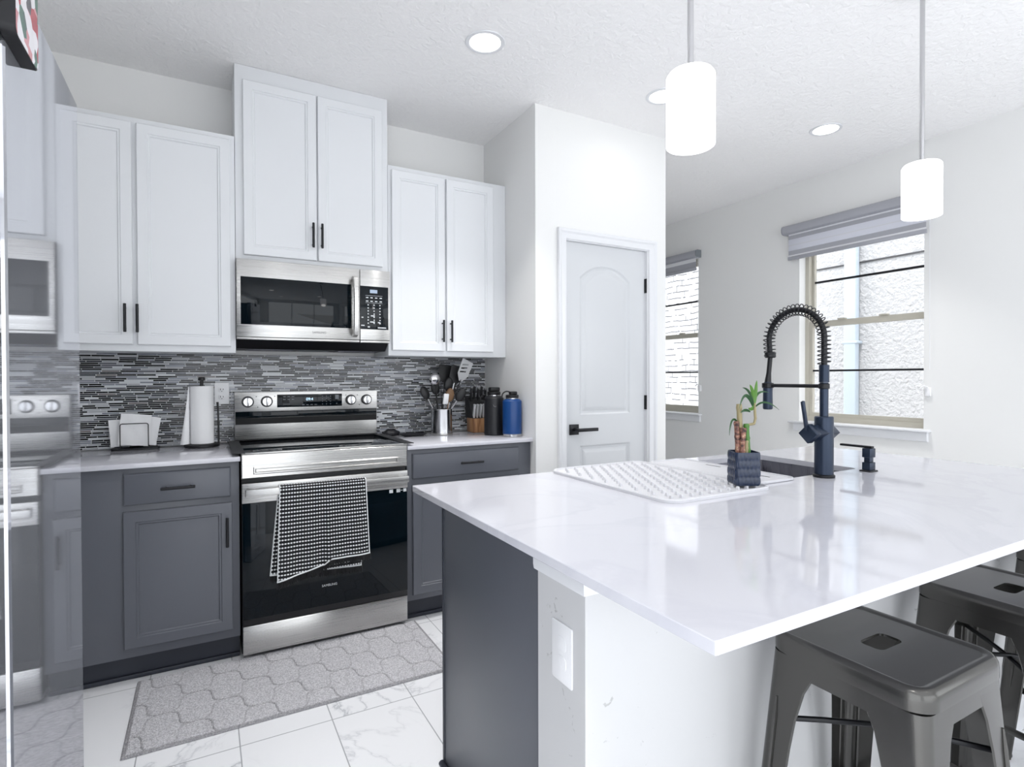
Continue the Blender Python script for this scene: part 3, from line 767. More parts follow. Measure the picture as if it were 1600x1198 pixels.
# paper towel holder
cx, cy = -.15, -.125
r = thing('paper_towel_holder', 'black upright paper towel holder left of the stove', 'paper towel holder', (cx, cy, .911))
G().lathe((cx, cy), [(.078, .9115), (.080, .914), (.080, .924), (.076, .928), (.01, .9285)], 36).build('base', 'blackplastic', r)
G().cyl((cx, cy, .928), (cx, cy, 1.235), .0065, seg=14).build('pole', 'blackplastic', r)
G().lathe((cx, cy), [(.008, 1.222), (.008, 1.243), (.016, 1.246), (.016, 1.258), (.012, 1.261), (.001, 1.262)], 20).build('knob', 'blackplastic', r)
ar = [(cx + .074, cy - .01, .928), (cx + .074, cy - .01, 1.02), (cx + .072, cy - .008, 1.10), (cx + .070, cy - .008, 1.135)]
G().tube(ar, [.005, .0045, .0045, .006], 10).build('side_arm', 'blackplastic', r)
r2 = thing('paper_towel_roll', 'white paper towel roll with a loose sheet on the black holder', 'paper towel roll', (cx, cy, .929))
g = G(); R_ = .054
g.lathe((cx, cy), [(.02, .9295), (R_, .9295), (R_, 1.217), (.02, 1.217), (.02, .9295)], 40, (False, False)); g.build('roll', 'paper', r2)
g = G(); rings = []
for k in range(13):
    z = .930 + .286 * k / 12; fl = (1 - k / 12) ** 1.2
    a0 = PI * 1.12; pts = []
    for i in range(11):
        s = i / 10; ex = .003 + .036 * fl * s + .004 * s
        p = Vector((cx + math.cos(a0) * (R_ + .001) - ex, cy + math.sin(a0) * (R_ + .001) - .004 - .03 * s * fl * (1 - s) * 4 * .6 - .012 * s, z))
        pts.append(p)
    rings.append(pts + [p + Vector((0, .0015, 0)) for p in reversed(pts)])
g.loft(rings); g.build('loose_sheet', 'paper', r2)

# napkin holder
nx0, ny0 = -.437, -.085
r = thing('napkin_holder', 'black wire napkin holder on the worktop near the fridge', 'napkin holder', (nx0, ny0, .911))
G().steps(rrect(nx0 - .095, nx0 + .103, ny0 - .033, ny0 + .033, .01, 4), [(0, 0), (0, .006), (.002, .008)], lambda u, w_, n: (u, w_, .9115 + n)).build('base', 'black', r)
for yy in (-.027, .027):
    x0, x1, zt = nx0 - .056, nx0 + .058, 1.038
    pts = [(x0, ny0 + yy, .918), (x0, ny0 + yy, zt - .008), (x0 + .003, ny0 + yy, zt - .002), (x0 + .009, ny0 + yy, zt), (x1 - .009, ny0 + yy, zt), (x1 - .003, ny0 + yy, zt - .002), (x1, ny0 + yy, zt - .008), (x1, ny0 + yy, .918)]
    G().tube(pts, .0022, 8).build('wire_loop', 'black', r)
def napkin(label, dx, yy, ang, s, hgt):
    g = G(); N = 9; rows = []
    ca, sa = math.cos(ang), math.sin(ang)
    for th in (0, .003):
        for j in range(N + 1):
            row = []
            for i in range(N + 1):
                u = (i / N - .5) * s; w_ = j / N * hgt
                wob = .002 * math.sin(i * 1.3 + j * .9 + dx * 60)
                row.append(Vector((nx0 + dx + u * ca - w_ * sa, ny0 + yy + wob + th, .925 + u * sa + w_ * ca + abs(sa) * s * .5)))
            rows.append(row)
    vs = [[g.bm.verts.new(p) for p in row] for row in rows]; K = N + 1
    for b in (0, K):
        for j in range(N):
            for i in range(N): g.bm.faces.new((vs[b + j][i], vs[b + j][i + 1], vs[b + j + 1][i + 1], vs[b + j + 1][i]))
    for j in range(N):
        for i in (0, N): g.bm.faces.new((vs[j][i], vs[j + 1][i], vs[K + j + 1][i], vs[K + j][i]))
    for i in range(N):
        for j in (0, N): g.bm.faces.new((vs[j][i], vs[j][i + 1], vs[K + j][i + 1], vs[K + j][i]))
    tag(g.build('paper_napkin', 'paper'), label, 'napkin', 'white napkins in the wire holder')
napkin('white paper napkin leaning left at the back of the wire holder', -.030, .012, .07, .135, .130)
napkin('white paper napkin leaning right in the wire holder', .020, .002, -.17, .135, .138)
napkin('front white paper napkin tilted upright in the wire holder', -.006, -.010, -.10, .125, .152)

# spoon rest and pot holder
cx, cy = .945, -.17
r = tag(G().steps(rrect(cx - .085, cx + .085, cy - .05, cy + .05, .049, 8), [(.03, 0), (.004, .008), (0, .013), (.003, .015), (.010, .013), (.035, .004)], lambda u, w_, n: (u, w_, .9115 + n)).build('spoon_rest', 'blackcoat'), 'black oval spoon rest between the stove and the utensil crock', 'spoon rest')
g = G(); rings = []
for k in range(9):
    s = k / 8; x = .785 + .095 * s; rr = .026 * math.sin(PI * (.12 + .76 * s)) ** .5
    rings.append([Vector((x, -.10 + rr * 1.5 * math.cos(a) * (1 + .12 * math.sin(3 * a + k)), .9115 + max(0, rr * (.75 + .9 * math.sin(a)) + .003 * math.sin(2 * a + k * 2)))) for a in [2 * PI * q / 14 for q in range(14)]])
tag(g.loft(rings).build('folded_cloth', 'blackcoat'), 'small crumpled black cloth in the corner beside the stove', 'cloth')

# crock and utensils
CX, CY = 1.130, -.160
r = thing('utensil_crock', 'stainless steel cylindrical crock full of cooking utensils', 'utensil crock', (CX, CY, .911))
G().lathe((CX, CY), [(.060, .9115), (.064, .914), (.064, 1.060), (.0655, 1.064), (.064, 1.067), (.061, 1.066), (.061, .925), (.001, .925)], 40).build('cup', 'steelv', r)
G().lathe((CX, CY), [(.0645, .9112), (.0675, .913), (.0675, .920), (.0645, .922)], 40, (False, False)).build('foot_ring', 'steel', r)
def basis(d, side=Vector((1, 0, 0))):
    d = d.normalized(); x = (side - d * side.dot(d)).normalized(); y = d.cross(x)
    return Matrix((x, y, d)).transposed()
def utensil(name, label, cat, tip, kind, hm='blackplastic', headm='blackplastic', r0=.005, foot=(0, 0), spin=0):
    "tip = head centre (x,z) on the plane of the crock"
    r = thing(name, label, cat, (CX + foot[0], CY + foot[1], .93), 'utensils in the steel crock')
    a = Vector((CX + foot[0] * .6, CY + foot[1] * .6, .930)); b = Vector((tip[0], tip[2] if len(tip) > 2 else CY, tip[1]))
    d_ = (b - a).normalized(); ln = (b - a).length
    B = basis(d_, Vector((math.cos(spin), math.sin(spin), 0)))
    hl = {'turner': .05, 'slotted': .06, 'spoon': .038, 'ladle': .03, 'rod': .0, 'peeler': .03, 'fork': .035}[kind]
    e = b - d_ * hl
    G().tube([a, a.lerp(e, .5), e], [r0, r0 * .9, r0 * .7], 8).build('handle', hm, r)
    T = lambda u, v, n: b + B @ Vector((u * 1.2, n, v * 1.15))
    g = G()
    if kind == 'turner': g.slab([(-.012, -.05), (.012, -.05), (.034, -.02), (.038, .045), (.03, .05), (-.03, .05), (-.038, .045), (-.034, -.02)], [], T, -.0015, .0015)
    elif kind == 'slotted':
        sl = [[(x, -.03), (x + .007, -.03), (x + .007, .04), (x, .04)] for x in (-.025, -.011, .003, .017)]
        sl = [[(-.024, z), (.014, z + .012), (.014, z + .020), (-.024, z + .008)] for z in (-.018, .002, .022)]
        g.slab([(-.010, -.06), (.010, -.06), (.036, -.025), (.040, .055), (-.036, .06), (-.034, -.025)], sl, T, -.001, .001)
    elif kind in ('spoon', 'ladle'):
        R1, R2, dp_ = (.024, .038, .012) if kind == 'spoon' else (.034, .034, .026)
        rr = []
        for k in range(6):
            q = k / 5; rr.append([T(R1 * math.sin(q * PI / 2) * math.cos(p), R2 * math.sin(q * PI / 2) * math.sin(p), -dp_ * math.cos(q * PI / 2)) for p in [2 * PI * z / 20 for z in range(20)]])
        for k in range(5, -1, -1):
            q = k / 5; rr.append([T((R1 - .002) * math.sin(q * PI / 2) * math.cos(p), (R2 - .002) * math.sin(q * PI / 2) * math.sin(p), -(dp_ - .002) * math.cos(q * PI / 2) + .0002) for p in [2 * PI * z / 20 for z in range(20)]])
        rr[0] = [p + Vector((1e-5 * i, 0, 0)) for i, p in enumerate(rr[0])]
        g.loft(rr)
    elif kind == 'rod': g.tube([T(0, -.02, 0), T(0, .0, 0), T(0, .02, 0)], [.003, .004, .003], 8)
    elif kind == 'peeler': g.obox(b, B, .017, .006, .032, .004)
    elif kind == 'fork':
        g.slab([(-.006, -.035), (.006, -.035), (.022, -.01), (.022, .03), (.014, .03), (.014, 0), (.004, 0), (.004, .03), (-.004, .03), (-.004, 0), (-.014, 0), (-.014, .03), (-.022, .03), (-.022, -.01)], [], T, -.002, .002)
    g.build('head', headm, r)
utensil('ladle', 'shiny steel ladle at the left of the steel crock', 'ladle', (1.068, 1.248, CY - .05), 'ladle', 'blackplastic', 'chrome', foot=(-.02, -.02), spin=.3)
utensil('skewer', 'thin black rod standing up in the middle of the steel crock', 'skewer', (1.124, 1.305, CY), 'rod', foot=(.0, -.02), r0=.003)
utensil('turner', 'wide black turner at the back of the steel crock', 'turner', (1.180, 1.280, CY + .06), 'turner', foot=(0, .03))
utensil('spatula', 'steel slotted spatula, tallest utensil in the crock', 'spatula', (1.268, 1.300, CY - .03), 'slotted', 'blackplastic', 'brightsteel', foot=(0, 0), spin=.25)
utensil('slotted_turner', 'black turner with a steel rim behind the slotted spatula', 'turner', (1.232, 1.272, CY + .01), 'turner', 'chrome', 'blackplastic', foot=(.015, .02))
utensil('serving_spoon', 'black serving spoon with a pale curved handle, leaning far left in the crock', 'spoon', (1.024, 1.165, CY), 'spoon', 'chrome', foot=(.03, 0), spin=.2)
utensil('serving_spoon', 'black serving spoon just right of the steel ladle in the crock', 'spoon', (1.098, 1.195, CY + .02), 'spoon', foot=(-.01, .02))
utensil('serving_spoon', 'large black spoon in the middle of the crock', 'spoon', (1.172, 1.215, CY - .01), 'spoon', foot=(0, 0))
utensil('peeler', 'flat white-handled peeler at the front of the steel crock', 'peeler', (1.136, 1.128, CY - .055), 'peeler', 'chrome', 'whiteplastic', foot=(0, -.02), spin=.1)
utensil('wooden_spoon', 'small tan wooden spoon in the middle of the crock', 'spoon', (1.172, 1.150, CY - .03), 'spoon', 'tan', 'tan', foot=(.01, -.03))
utensil('pasta_fork', 'black fork-ended server leaning right in the crock', 'fork', (1.238, 1.190, CY + .06), 'fork', foot=(-.02, -.02))
utensil('serving_spoon', 'black spoon with a pale edge leaning far right in the crock', 'spoon', (1.240, 1.150, CY - .04), 'spoon', 'chrome', foot=(-.05, .01), spin=-.3)

# knife block
kx0, kx1, ky = 1.330, 1.462, -.190
r = thing('knife_block', 'wooden knife block with dark top behind the black bottle', 'knife block', ((kx0 + kx1) / 2, ky + .06, .911))
G().box(kx0, kx1, ky, ky + .10, .9115, 1.000, .003).build('front_block', 'wood', r)
G().loft([[Vector((x, ky + .012, 1.0005)), Vector((x, ky + .125, 1.0005)), Vector((x, ky + .135, 1.13)), Vector((x, ky + .085, 1.13)), Vector((x, ky + .04, 1.045))] for x in (kx0 + .002, kx1 - .002)]).build('rear_block', 'blackplastic', r, smooth=False)
ords = ['leftmost', 'second from left', 'third from left', 'fourth from left', 'fifth from left', 'rightmost']
def knife(name, label, x, y, z, ln, hm, em, tilt, grp):
    r = thing(name, label, 'knife', (x, y, z), grp)
    dv = Vector((0, -math.sin(tilt), math.cos(tilt))); a = Vector((x, y, z)); B = basis(dv)
    G().obox(a + dv * ln * .5, B, .0065, .009, ln * .5, .003).build('handle', hm, r)
    G().obox(a + dv * (ln + .004), B, .007, .010, .005, .002).build('end_cap', em, r)
    return r
pr = knife('steak_knife', 'leftmost steel-handled steak knife in the front row of the knife block', kx0 + .012, ky + .022, 1.004, .078, 'brightsteel', 'brightsteel', .22, 'steak knives in the knife block')
for i in range(1, 6):
    dup(pr, (kx0 + .012 + .0215 * i, ky + .022, 1.004), 'steel-handled steak knife in the front row of the knife block, ' + ords[i] + ' of six')
pk = knife('kitchen_knife', 'black-handled kitchen knife in the rear row of the knife block, leftmost', kx0 + .018, ky + .078, 1.105, .085, 'blackplastic', 'chrome', .15, 'kitchen knives in the knife block')
for i, dz in ((1, .012), (2, -.004), (3, .01), (4, -.012)):
    dup(pk, (kx0 + .018 + .025 * i, ky + .085, 1.105 + dz), 'black-handled kitchen knife in the rear row of the knife block, ' + (ords[i] if i < 4 else 'rightmost') + ' of five')

# bottles
def bottle(name, label, c, rad, h, mat, capm, ring):
    z = .911
    r = thing(name, label, 'bottle', (c[0], c[1], z))
    prof = [(rad - .004, z + .0005), (rad, z + .004), (rad, z + .78 * h), (rad * .97, z + .80 * h), (rad * .80, z + .83 * h), (rad * .66, z + .84 * h)]
    if ring: prof = [(rad, z + .018)] + prof[2:]
    G().lathe(c, prof, 40).build('body', mat, r)
    if ring: G().lathe(c, [(rad - .006, z + .0005), (rad, z + .003), (rad, z + .0175)], 40).build('base_ring', 'chrome', r)
    G().lathe(c, [(rad * .63, z + .8405 * h), (rad * .63, z + .86 * h)], 32).build('neck_ring', 'chrome', r)
    G().lathe(c, [(rad * .66, z + .8605 * h), (rad * .68, z + .87 * h), (rad * .68, z + .925 * h), (rad * .64, z + .93 * h)], 32).build('cap', capm, r)
    return r, z
r, z = bottle('water_bottle', 'large matt black insulated bottle beside the knife block', (1.392, -.350), .0590, .280, 'blackcoat', 'blackplastic', False)
g = G(); g.box(1.362, 1.426, -.370, -.330, z + .2605, z + .287, .007); g.build('spout_lid', 'blackplastic', r)
g = G(); g.tube([(1.333 + .03 * math.cos(a) - .0, -.348, z + .222 + .02 * math.sin(a)) for a in [PI * .5 + PI * k / 10 for k in range(11)]], .004, 8); g.build('strap_loop', 'blackplastic', r)
g = G(); g.tube([(1.352 + .0, -.345, 0)] * 0 + [(1.371 + .013 * math.cos(a), -.4058, z + .186 + .014 * math.sin(a)) for a in [PI + PI * k / 10 for k in range(11)]], .0016, 6); g.build('smile_mark', 'chrome', r)
r, z = bottle('water_bottle', 'blue insulated bottle with a steel base ring at the worktop end', (1.441, -.49), .0560, .262, 'blue', 'blackplastic', True)
g = G(); g.box(1.425, 1.469, -.506, -.474, z + .2435, z + .264, .006); g.build('spout_lid', 'blackplastic', r)
g = G(); g.tube([(1.412 + .032 * math.cos(a), -.48, z + .238 + .026 * math.sin(a)) for a in [PI * .1 + PI * .95 * k / 12 for k in range(13)]], .0038, 8); g.build('carry_loop', 'blackplastic', r)
g = G(); g.obox(Vector((1.4935, -.503, z + .115)), Matrix.Identity(3), .002, .006, .004, .001); g.obox(Vector((1.4935, -.503, z + .100)), Matrix.Identity(3), .002, .004, .003, .001); g.build('logo_mark', 'cream', r)

# ------------------------------------------------------------------ island
IX0, IX1, IY0, IY1 = .437, 2.511, -2.853, -1.656
r = thing('island', 'kitchen island with slate grey cabinet end and white half wall', 'kitchen island', (1.48, -2.1, 0))
bd = G().box(.545, 2.44, -2.312, -1.70, .10, .690, .002).build('cabinet_body', 'base', r)
G().slab(rect(.545, 2.44, -2.312, -1.70)(0), [list(reversed(rrect(1.33, 2.015, -2.19, -1.708, .03, 4)(0)))], lambda u, w, n: (u, w, n), .6905, .8945).build('upper_carcass', 'base', r, smooth=False)
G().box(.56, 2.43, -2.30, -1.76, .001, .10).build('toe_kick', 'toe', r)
G().box(.5335, .5448, -2.3125, -1.685, .001, .8945, .0015).build('end_panel', 'base', r)
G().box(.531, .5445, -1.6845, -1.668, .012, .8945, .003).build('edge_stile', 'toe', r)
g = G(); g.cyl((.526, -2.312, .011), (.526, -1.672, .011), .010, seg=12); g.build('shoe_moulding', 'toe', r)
hx, hy0, hy1 = .50, -2.487, -2.3135
G().box(hx, 2.475, hy0, hy1, .001, .8946, .001).build('half_wall', 'scuffed', r, smooth=False)
# trim board and cove under the worktop, wrapped round three sides
g = G(); prof = [(0, .838), (.010, .840), (.012, .850), (.012, .872), (.020, .882), (.022, .8944), (0, .8944)]
path = [(hx, hy1 + .0, (-1, 1)), (hx, hy0, (-1, -1)), (2.475, hy0, (1, -1)), (2.475, hy1, (1, 1))]
rings = []
for px, py, (sx, sy) in path:
    rings.append([Vector((px + sx * n * (1), py + (sy * n if py == hy0 else .0), z)) for n, z in prof])
g.loft(rings).build('cap_moulding', 'trim', r, ang=25)
G().box(hx - .0, 2.475, hy0 - .016, hy0 - .0002, .001, .13, .004).build('baseboard', 'trim', r)
outlet('plain white outlet on the scuffed end of the island half wall', (hx - .0003, -2.410, .694), 'x', .074, .122, False, .5)
# worktop with sink cut-out
ct = thing('island_worktop', 'large white quartz worktop with sink opening on the island', 'countertop', (1.47, -2.25, .895))
SX0, SX1, SY0, SY1 = 1.36, 1.985, -2.163, -1.735
sink_lp = rrect(SX0, SX1, SY0, SY1, .03, 6)
outer = rrect(IX0, IX1, IY0, IY1, .004, 2)(0)
hp_ = list(reversed(sink_lp(0)))
g = G(); fz_ = lambda u, w_, n: (u, w_, n)
g.slab(rrect(IX0, IX1, IY0, IY1, .004, 2)(.0015), [hp_], fz_, .915, .9149)
g.slab(rrect(IX0, IX1, IY0, IY1, .004, 2)(.0015), [hp_], fz_, .895, .8951)
g.steps(rrect(IX0, IX1, IY0, IY1, .004, 2), [(.0015, .895), (0, .8965), (0, .9135), (.0015, .915)], fz_, False, False)
g.loft([[Vector((u, w_, z)) for u, w_ in hp_] for z in (.895, .915)], True, False, False)
g.build('worktop_slab', 'quartz', ct, ang=30)
sk = thing('kitchen_sink', 'dark stainless undermount sink in the island worktop', 'sink', (1.67, -1.95, .70))
g = G(); g.steps(rrect(SX0 - .012, SX1 + .012, SY0 - .012, SY1 + .012, .035, 6), [(0, .8945), (.010, .8945), (.012, .892), (.014, .74), (.03, .705), (.28 * 0 + .06, .70)], fz_, True, False)
g.build('basin', 'steeldull', sk)
G().lathe((1.67, -1.95), [(.045, .7005), (.045, .7035), (.03, .7035), (.028, .7015)], 28).build('drain', 'chrome', sk)

# drying mat
def mat_(name, label, x0, x1, y0, y1, rad, rim=.0105):
    r = thing(name, label, 'drying mat', ((x0 + x1) / 2, (y0 + y1) / 2, .915), 'white silicone mats by the sink')
    G().steps(rrect(x0, x1, y0, y1, rad, 8), [(0, .9153), (-.0 + .0, .915 + rim - .003), (.003, .915 + rim), (.009, .915 + rim), (.012, .9195), (.014, .9195)], fz_).build('mat_tray', 'silicone', r)
    return r
r = mat_('drying_mat', 'large white silicone drying mat with raised ridges by the sink', .948, 1.378, -2.260, -1.652, .05)
g = G()
nyr = 16
for j in range(nyr):
    yy = -2.222 + j * .0355
    for i in range(10):
        xx = .985 + i * .0385 + (.0192 if j % 2 else 0)
        if xx > 1.35: continue
        c_ = Vector((xx, yy, .9195)); 
        g.loft([[c_ + Vector((a * k, b * k, h)) for a, b in ((-.0034, -.0055), (.0034, -.0055), (.0034, .0055), (-.0034, .0055))] for k, h in ((1, 0), (.8, .008), (.4, .010))])
g.build('ridges', 'silicone', r)
r = thing('sink_cover_mat', 'plain white silicone mat with two slots lying over the sink edge', 'drying mat', (1.49, -1.93, .915), 'white silicone mats by the sink')
slots = [[(1.545, -1.905), (1.555, -1.905), (1.555, -1.835), (1.545, -1.835)], [(1.515, -2.135), (1.525, -2.135), (1.525, -2.065), (1.515, -2.065)]]
lpb = rrect(1.392, 1.578, -2.195, -1.685, .03, 6)
g = G(); g.slab(lpb(.008), slots, fz_, .9195, .9194); g.steps(lpb, [(.004, .9153), (0, .9165), (0, .922), (.002, .924), (.006, .924), (.008, .9195)], fz_, False, True)
g.build('mat_tray', 'silicone', r)
g = G()
for s_ in slots: g.box(s_[0][0], s_[1][0], s_[0][1], s_[2][1], .9186, .9192)
g.build('handle_slots', 'shadow', r)

# faucet
fx, fy = 1.705, -2.205
r = thing('faucet', 'tall blue-black spring neck faucet standing behind the sink', 'faucet', (fx, fy, .915))
G().lathe((fx, fy), [(.0335, .9152), (.034, .918), (.034, .923), (.030, .926)], 36).build('base_ring', 'black', r)
G().lathe((fx, fy), [(.0295, .9262), (.0295, 1.118), (.027, 1.121), (.014, 1.1215)], 40).build('body', 'faucet', r)
G().cyl((fx, fy, 1.1216), (fx, fy, 1.236), .0135, seg=24).build('riser', 'faucet', r)
g = G(); prof = []
for k in range(14):
    z = 1.2365 + k * .0042; prof += [(.0165, z), (.0165, z + .0024), (.0150, z + .0026), (.0150, z + .004)]
g.lathe((fx, fy), prof, 28); g.build('ribbed_collar', 'faucet', r)
# arch centre line
yc, rc = fy + .1055, .1055
arc = [Vector((fx, fy, 1.295 + .010 * k)) for k in range(10)]
zc = arc[-1].z + .005
for k in range(1, 30):
    a = PI - PI * k / 30
    arc.append(Vector((fx, yc + rc * math.cos(a) , zc + rc * math.sin(a) * .98)))
for k in range(6): arc.append(Vector((fx, fy + 2 * rc - .001 * k, zc - .012 * k)))
G().tube(arc, .0095, 14).build('hose', 'black', r)
dense = []
L_ = [0]
for a, b in zip(arc, arc[1:]): L_.append(L_[-1] + (b - a).length)
tot = L_[-1]; turns = 34; NN = turns * 14
for q in range(NN + 1):
    s = tot * q / NN; i = 0
    while i < len(L_) - 2 and L_[i + 1] < s: i += 1
    tt = (s - L_[i]) / max(L_[i + 1] - L_[i], 1e-9); p = arc[i].lerp(arc[i + 1], tt); d_ = (arc[i + 1] - arc[i]).normalized()
    n1 = Vector((1, 0, 0)); n2 = d_.cross(n1).normalized(); a = 2 * PI * q / 14
    dense.append(p + (n1 * math.cos(a) + n2 * math.sin(a)) * .0198)
G().tube(dense, .0019, 6).build('spring', 'black', r)
ey = fy + 2 * rc - .005; ez = arc[-1].z
G().cyl((fx, ey, ez - .004), (fx, ey, ez + .018), .0195, seg=24, bev=.003).build('hose_clamp', 'black', r)
G().tube([(fx, ey, ez), (fx, ey + .006, 1.27), (fx, ey + .010, 1.236)], [.0085, .0085, .012], 14).build('spray_hose', 'black', r)
sy = ey + .010
G().lathe((fx, sy), [(.013, 1.134), (.0165, 1.136), (.0175, 1.142), (.0165, 1.20), (.017, 1.218), (.013, 1.236)], 28).build('spray_head', 'faucet', r)
g = G(); g.cyl((fx, fy, 1.2235), (fx, sy - .015, 1.2235), .0065, seg=14); g.lathe((fx, sy), [(.0185, 1.214), (.0205, 1.216), (.0205, 1.231), (.0185, 1.233)], 28); g.lathe((fx, fy), [(.0137, 1.214), (.017, 1.216), (.017, 1.231), (.0137, 1.233)], 24); g.build('support_arm', 'black', r)
# side valve: square bar turned on edge, through the body along X
vz = 1.066
Bv = Matrix.Rotation(PI / 4, 3, 'X')
g = G(); g.obox(Vector((fx - .015, fy, vz)), Bv, .062, .020, .020, .002); vb = g.build('valve_body', 'faucet', r)
G().obox(Vector((fx - .0775, fy, vz)), Bv, .014, .0235, .0235, .003).build('valve_cap', 'faucet', r)
dv = Vector((-.38, -.1, 1)).normalized(); p0 = Vector((fx - .088, fy + .004, vz + .012))
G().obox(p0 + dv * .052, basis(dv), .0065, .0045, .052, .002).build('lever', 'faucet', r)

# soap dispenser
sx_, sy_ = 1.955, -2.215
r = thing('soap_dispenser', 'small square blue-black soap dispenser on the island worktop', 'soap dispenser', (sx_, sy_, .915))
G().steps(rrect(sx_ - .026, sx_ + .026, sy_ - .02, sy_ + .02, .004, 3), [(0, .9152), (0, .918), (.002, .920)], fz_).build('base_plate', 'black', r)
G().box(sx_ - .018, sx_ + .018, sy_ - .014, sy_ + .014, .9202, .948, .002).build('lower_post', 'faucet', r)
G().box(sx_ - .012, sx_ + .012, sy_ - .010, sy_ + .010, .9482, .965, .001).build('pump_stem', 'faucet', r)
G().box(sx_ - .018, sx_ + .018, sy_ - .014, sy_ + .014, .9652, .998, .002).build('pump_head', 'faucet', r)
G().box(sx_ - .009, sx_ + .009, sy_ - .014, sy_ + .100, .9982, 1.006, .002).build('nozzle', 'black', r)

# potted lucky bamboo
px_, py_ = 1.313, -2.196
r = thing('potted_bamboo', 'lucky bamboo plant in a navy ribbed pot on the drying mat', 'potted plant', (px_, py_, .927))
rot = Matrix.Rotation(-.50, 3, 'Z')
def P(u, v, z): q = rot @ Vector((u, v, 0)); return Vector((px_ + q.x, py_ + q.y, z))
g = G(); Hh = .100; rings = []; K = 72
lp = rrect(-.039, .039, -.039, .039, .012, 5)
base_pts = lp(0)
# resample outline evenly
def resample(pts, n):
    pts = [Vector((a, b)) for a, b in pts]; pts.append(pts[0]); ls = [0]
    for a, b in zip(pts, pts[1:]): ls.append(ls[-1] + (b - a).length)
    out = []
    for k in range(n):
        s = ls[-1] * k / n; i = 0
        while ls[i + 1] < s: i += 1
        out.append(pts[i].lerp(pts[i + 1], (s - ls[i]) / max(ls[i + 1] - ls[i], 1e-9)))
    return out
ev = resample(base_pts, K * 2)
for j in range(25):
    s = j / 24; z = .9275 + Hh * s; ring = []
    band = int(s * 3.999); ph_ = (band % 2) * .5
    for k, p in enumerate(ev):
        rib = abs(math.sin(PI * (k / 6 + ph_))); dent = .0022 * rib * math.sin(PI * min(1, max(0, (s * 4) % 1))) ** .5
        sc = 1 - .03 * s + (-.0 if s else -.04); nrm = p.normalized(); q = p * sc + nrm * (dent - .001)
        ring.append(P(q.x, q.y, z))
    rings.append(ring)
g.loft(rings, True, True, False)
inner = [[P(p.x * k, p.y * k, z) for p in ev] for k, z in ((.955, .9275 + Hh), (.90, .9275 + Hh), (.90, 1.012))]
g.loft([rings[-1]] + inner[1:], True, False, False)
g.build('pot', 'navy', r, ang=50)
g = G(); g.loft([[P(p.x * .9, p.y * .9, z) for p in ev] for z in (1.0, 1.014)]); g.build('pebbles', 'soil', r)
t = Mt('brown_bamboo_cane', rgb(96, 60, 52), .55); nz = t.noise(90, 4); t.base(t.ramp(nz, [(.35, rgb(54, 34, 34)), (.6, rgb(150, 104, 88)), (.75, rgb(196, 168, 140))])); M['cane'] = t.m
M['greencane'] = plain('green_bamboo_cane', rgb(70, 118, 44), .4, bump=(60, .1)); M['palecane'] = plain('pale_bamboo_cane', rgb(152, 140, 104), .5, bump=(90, .2))
view_r = _R            # sideways in the room, along the picture plane
def cane(u, z1, rad, mat, dep=0.0, lean=0.0, z0=1.010):
    base = Vector((px_, py_, 0)) + view_r * u + _F0 * dep; pts, rr = [], []; n = 14
    for k in range(n + 1):
        s = k / n; z = z0 + (z1 - z0) * s
        pts.append(base + view_r * lean * s + Vector((0, 0, z))); rr.append(rad * (1.18 if k % 5 == 3 else 1.0))
    G().tube(pts, rr, 12).build('cane', mat, r)
    return pts[-1]
cane(-.019, 1.120, .0075, 'cane', -.006, -.006); cane(-.006, 1.172, .0080, 'palecane', .006, -.006); cane(-.010, 1.10, .0085, 'cane', -.012, .004)
cane(.002, 1.062, .0055, 'palecane', -.015); tg = cane(.012, 1.112, .0078, 'greencane', -.004, -.006)
st0 = Vector((px_, py_, 0)) + view_r * .006
G().tube([tg + Vector((0, 0, -.004)) + view_r * .004, st0 + view_r * .026 + Vector((0, 0, 1.112)), st0 + view_r * .030 + Vector((0, 0, 1.128)), st0 + view_r * .028 + Vector((0, 0, 1.150)), st0 + view_r * .028 + Vector((0, 0, 1.175))], [.004, .0042, .0042, .004, .0035], 10).build('shoot', 'palecane', r)
def leaf(a, ctrl, tipv, wd, mat):
    "curved blade from a through ctrl to tip; coordinates (u right, z) relative to the plant, dep via third"
    def W(q): return Vector((px_, py_, 0)) + view_r * q[0] + _F0 * (q[2] if len(q) > 2 else 0) + Vector((0, 0, q[1]))
    A_, C_, T_ = W(a), W(ctrl), W(tipv); n = 12; up, dn = [], []
    g = G(); rings = []
    for k in range(n + 1):
        s = k / n; p = A_ * (1 - s) ** 2 + C_ * 2 * s * (1 - s) + T_ * s * s; d_ = ((C_ - A_) * (1 - s) + (T_ - C_) * s).normalized()
        side = d_.cross(_F0).normalized() * .82 + _F0 * .5; wq = wd * .62 * (math.sin(PI * min(1, .06 + s * .94)) ** .75) + .0004; nn = d_.cross(side).normalized()
        rings.append([p - side * wq, p + nn * .0009 - side * wq * .3, p + side * wq, p - nn * .0006])
    g.loft(rings).build('leaf', mat, r)
leaf((.032, 1.165), (.036, 1.205), (.040, 1.245), .0085, 'leaf')
leaf((.032, 1.165), (.030, 1.215), (.014, 1.232, -.01), .008, 'leaf')
leaf((.031, 1.168), (.020, 1.222), (.004, 1.222, .02), .006, 'leafdark')
leaf((.034, 1.165), (.040, 1.222, .02), (.092, 1.206, .03), .0055, 'leafdark')
leaf((.030, 1.160), (-.004, 1.238, -.02), (-.026, 1.160, -.03), .009, 'leafdark')
leaf((.033, 1.160), (.052, 1.198, -.02), (.094, 1.156, -.03), .005, 'leafdark')
leaf((.036, 1.176), (.030, 1.150), (.014, 1.160), .012, 'leaf')
leaf((.020, 1.148), (.002, 1.160), (-.018, 1.146, -.02), .008, 'leafdark')
leaf((-.020, 1.118), (-.044, 1.145, -.01), (-.052, 1.078, -.02), .007, 'leafdark')

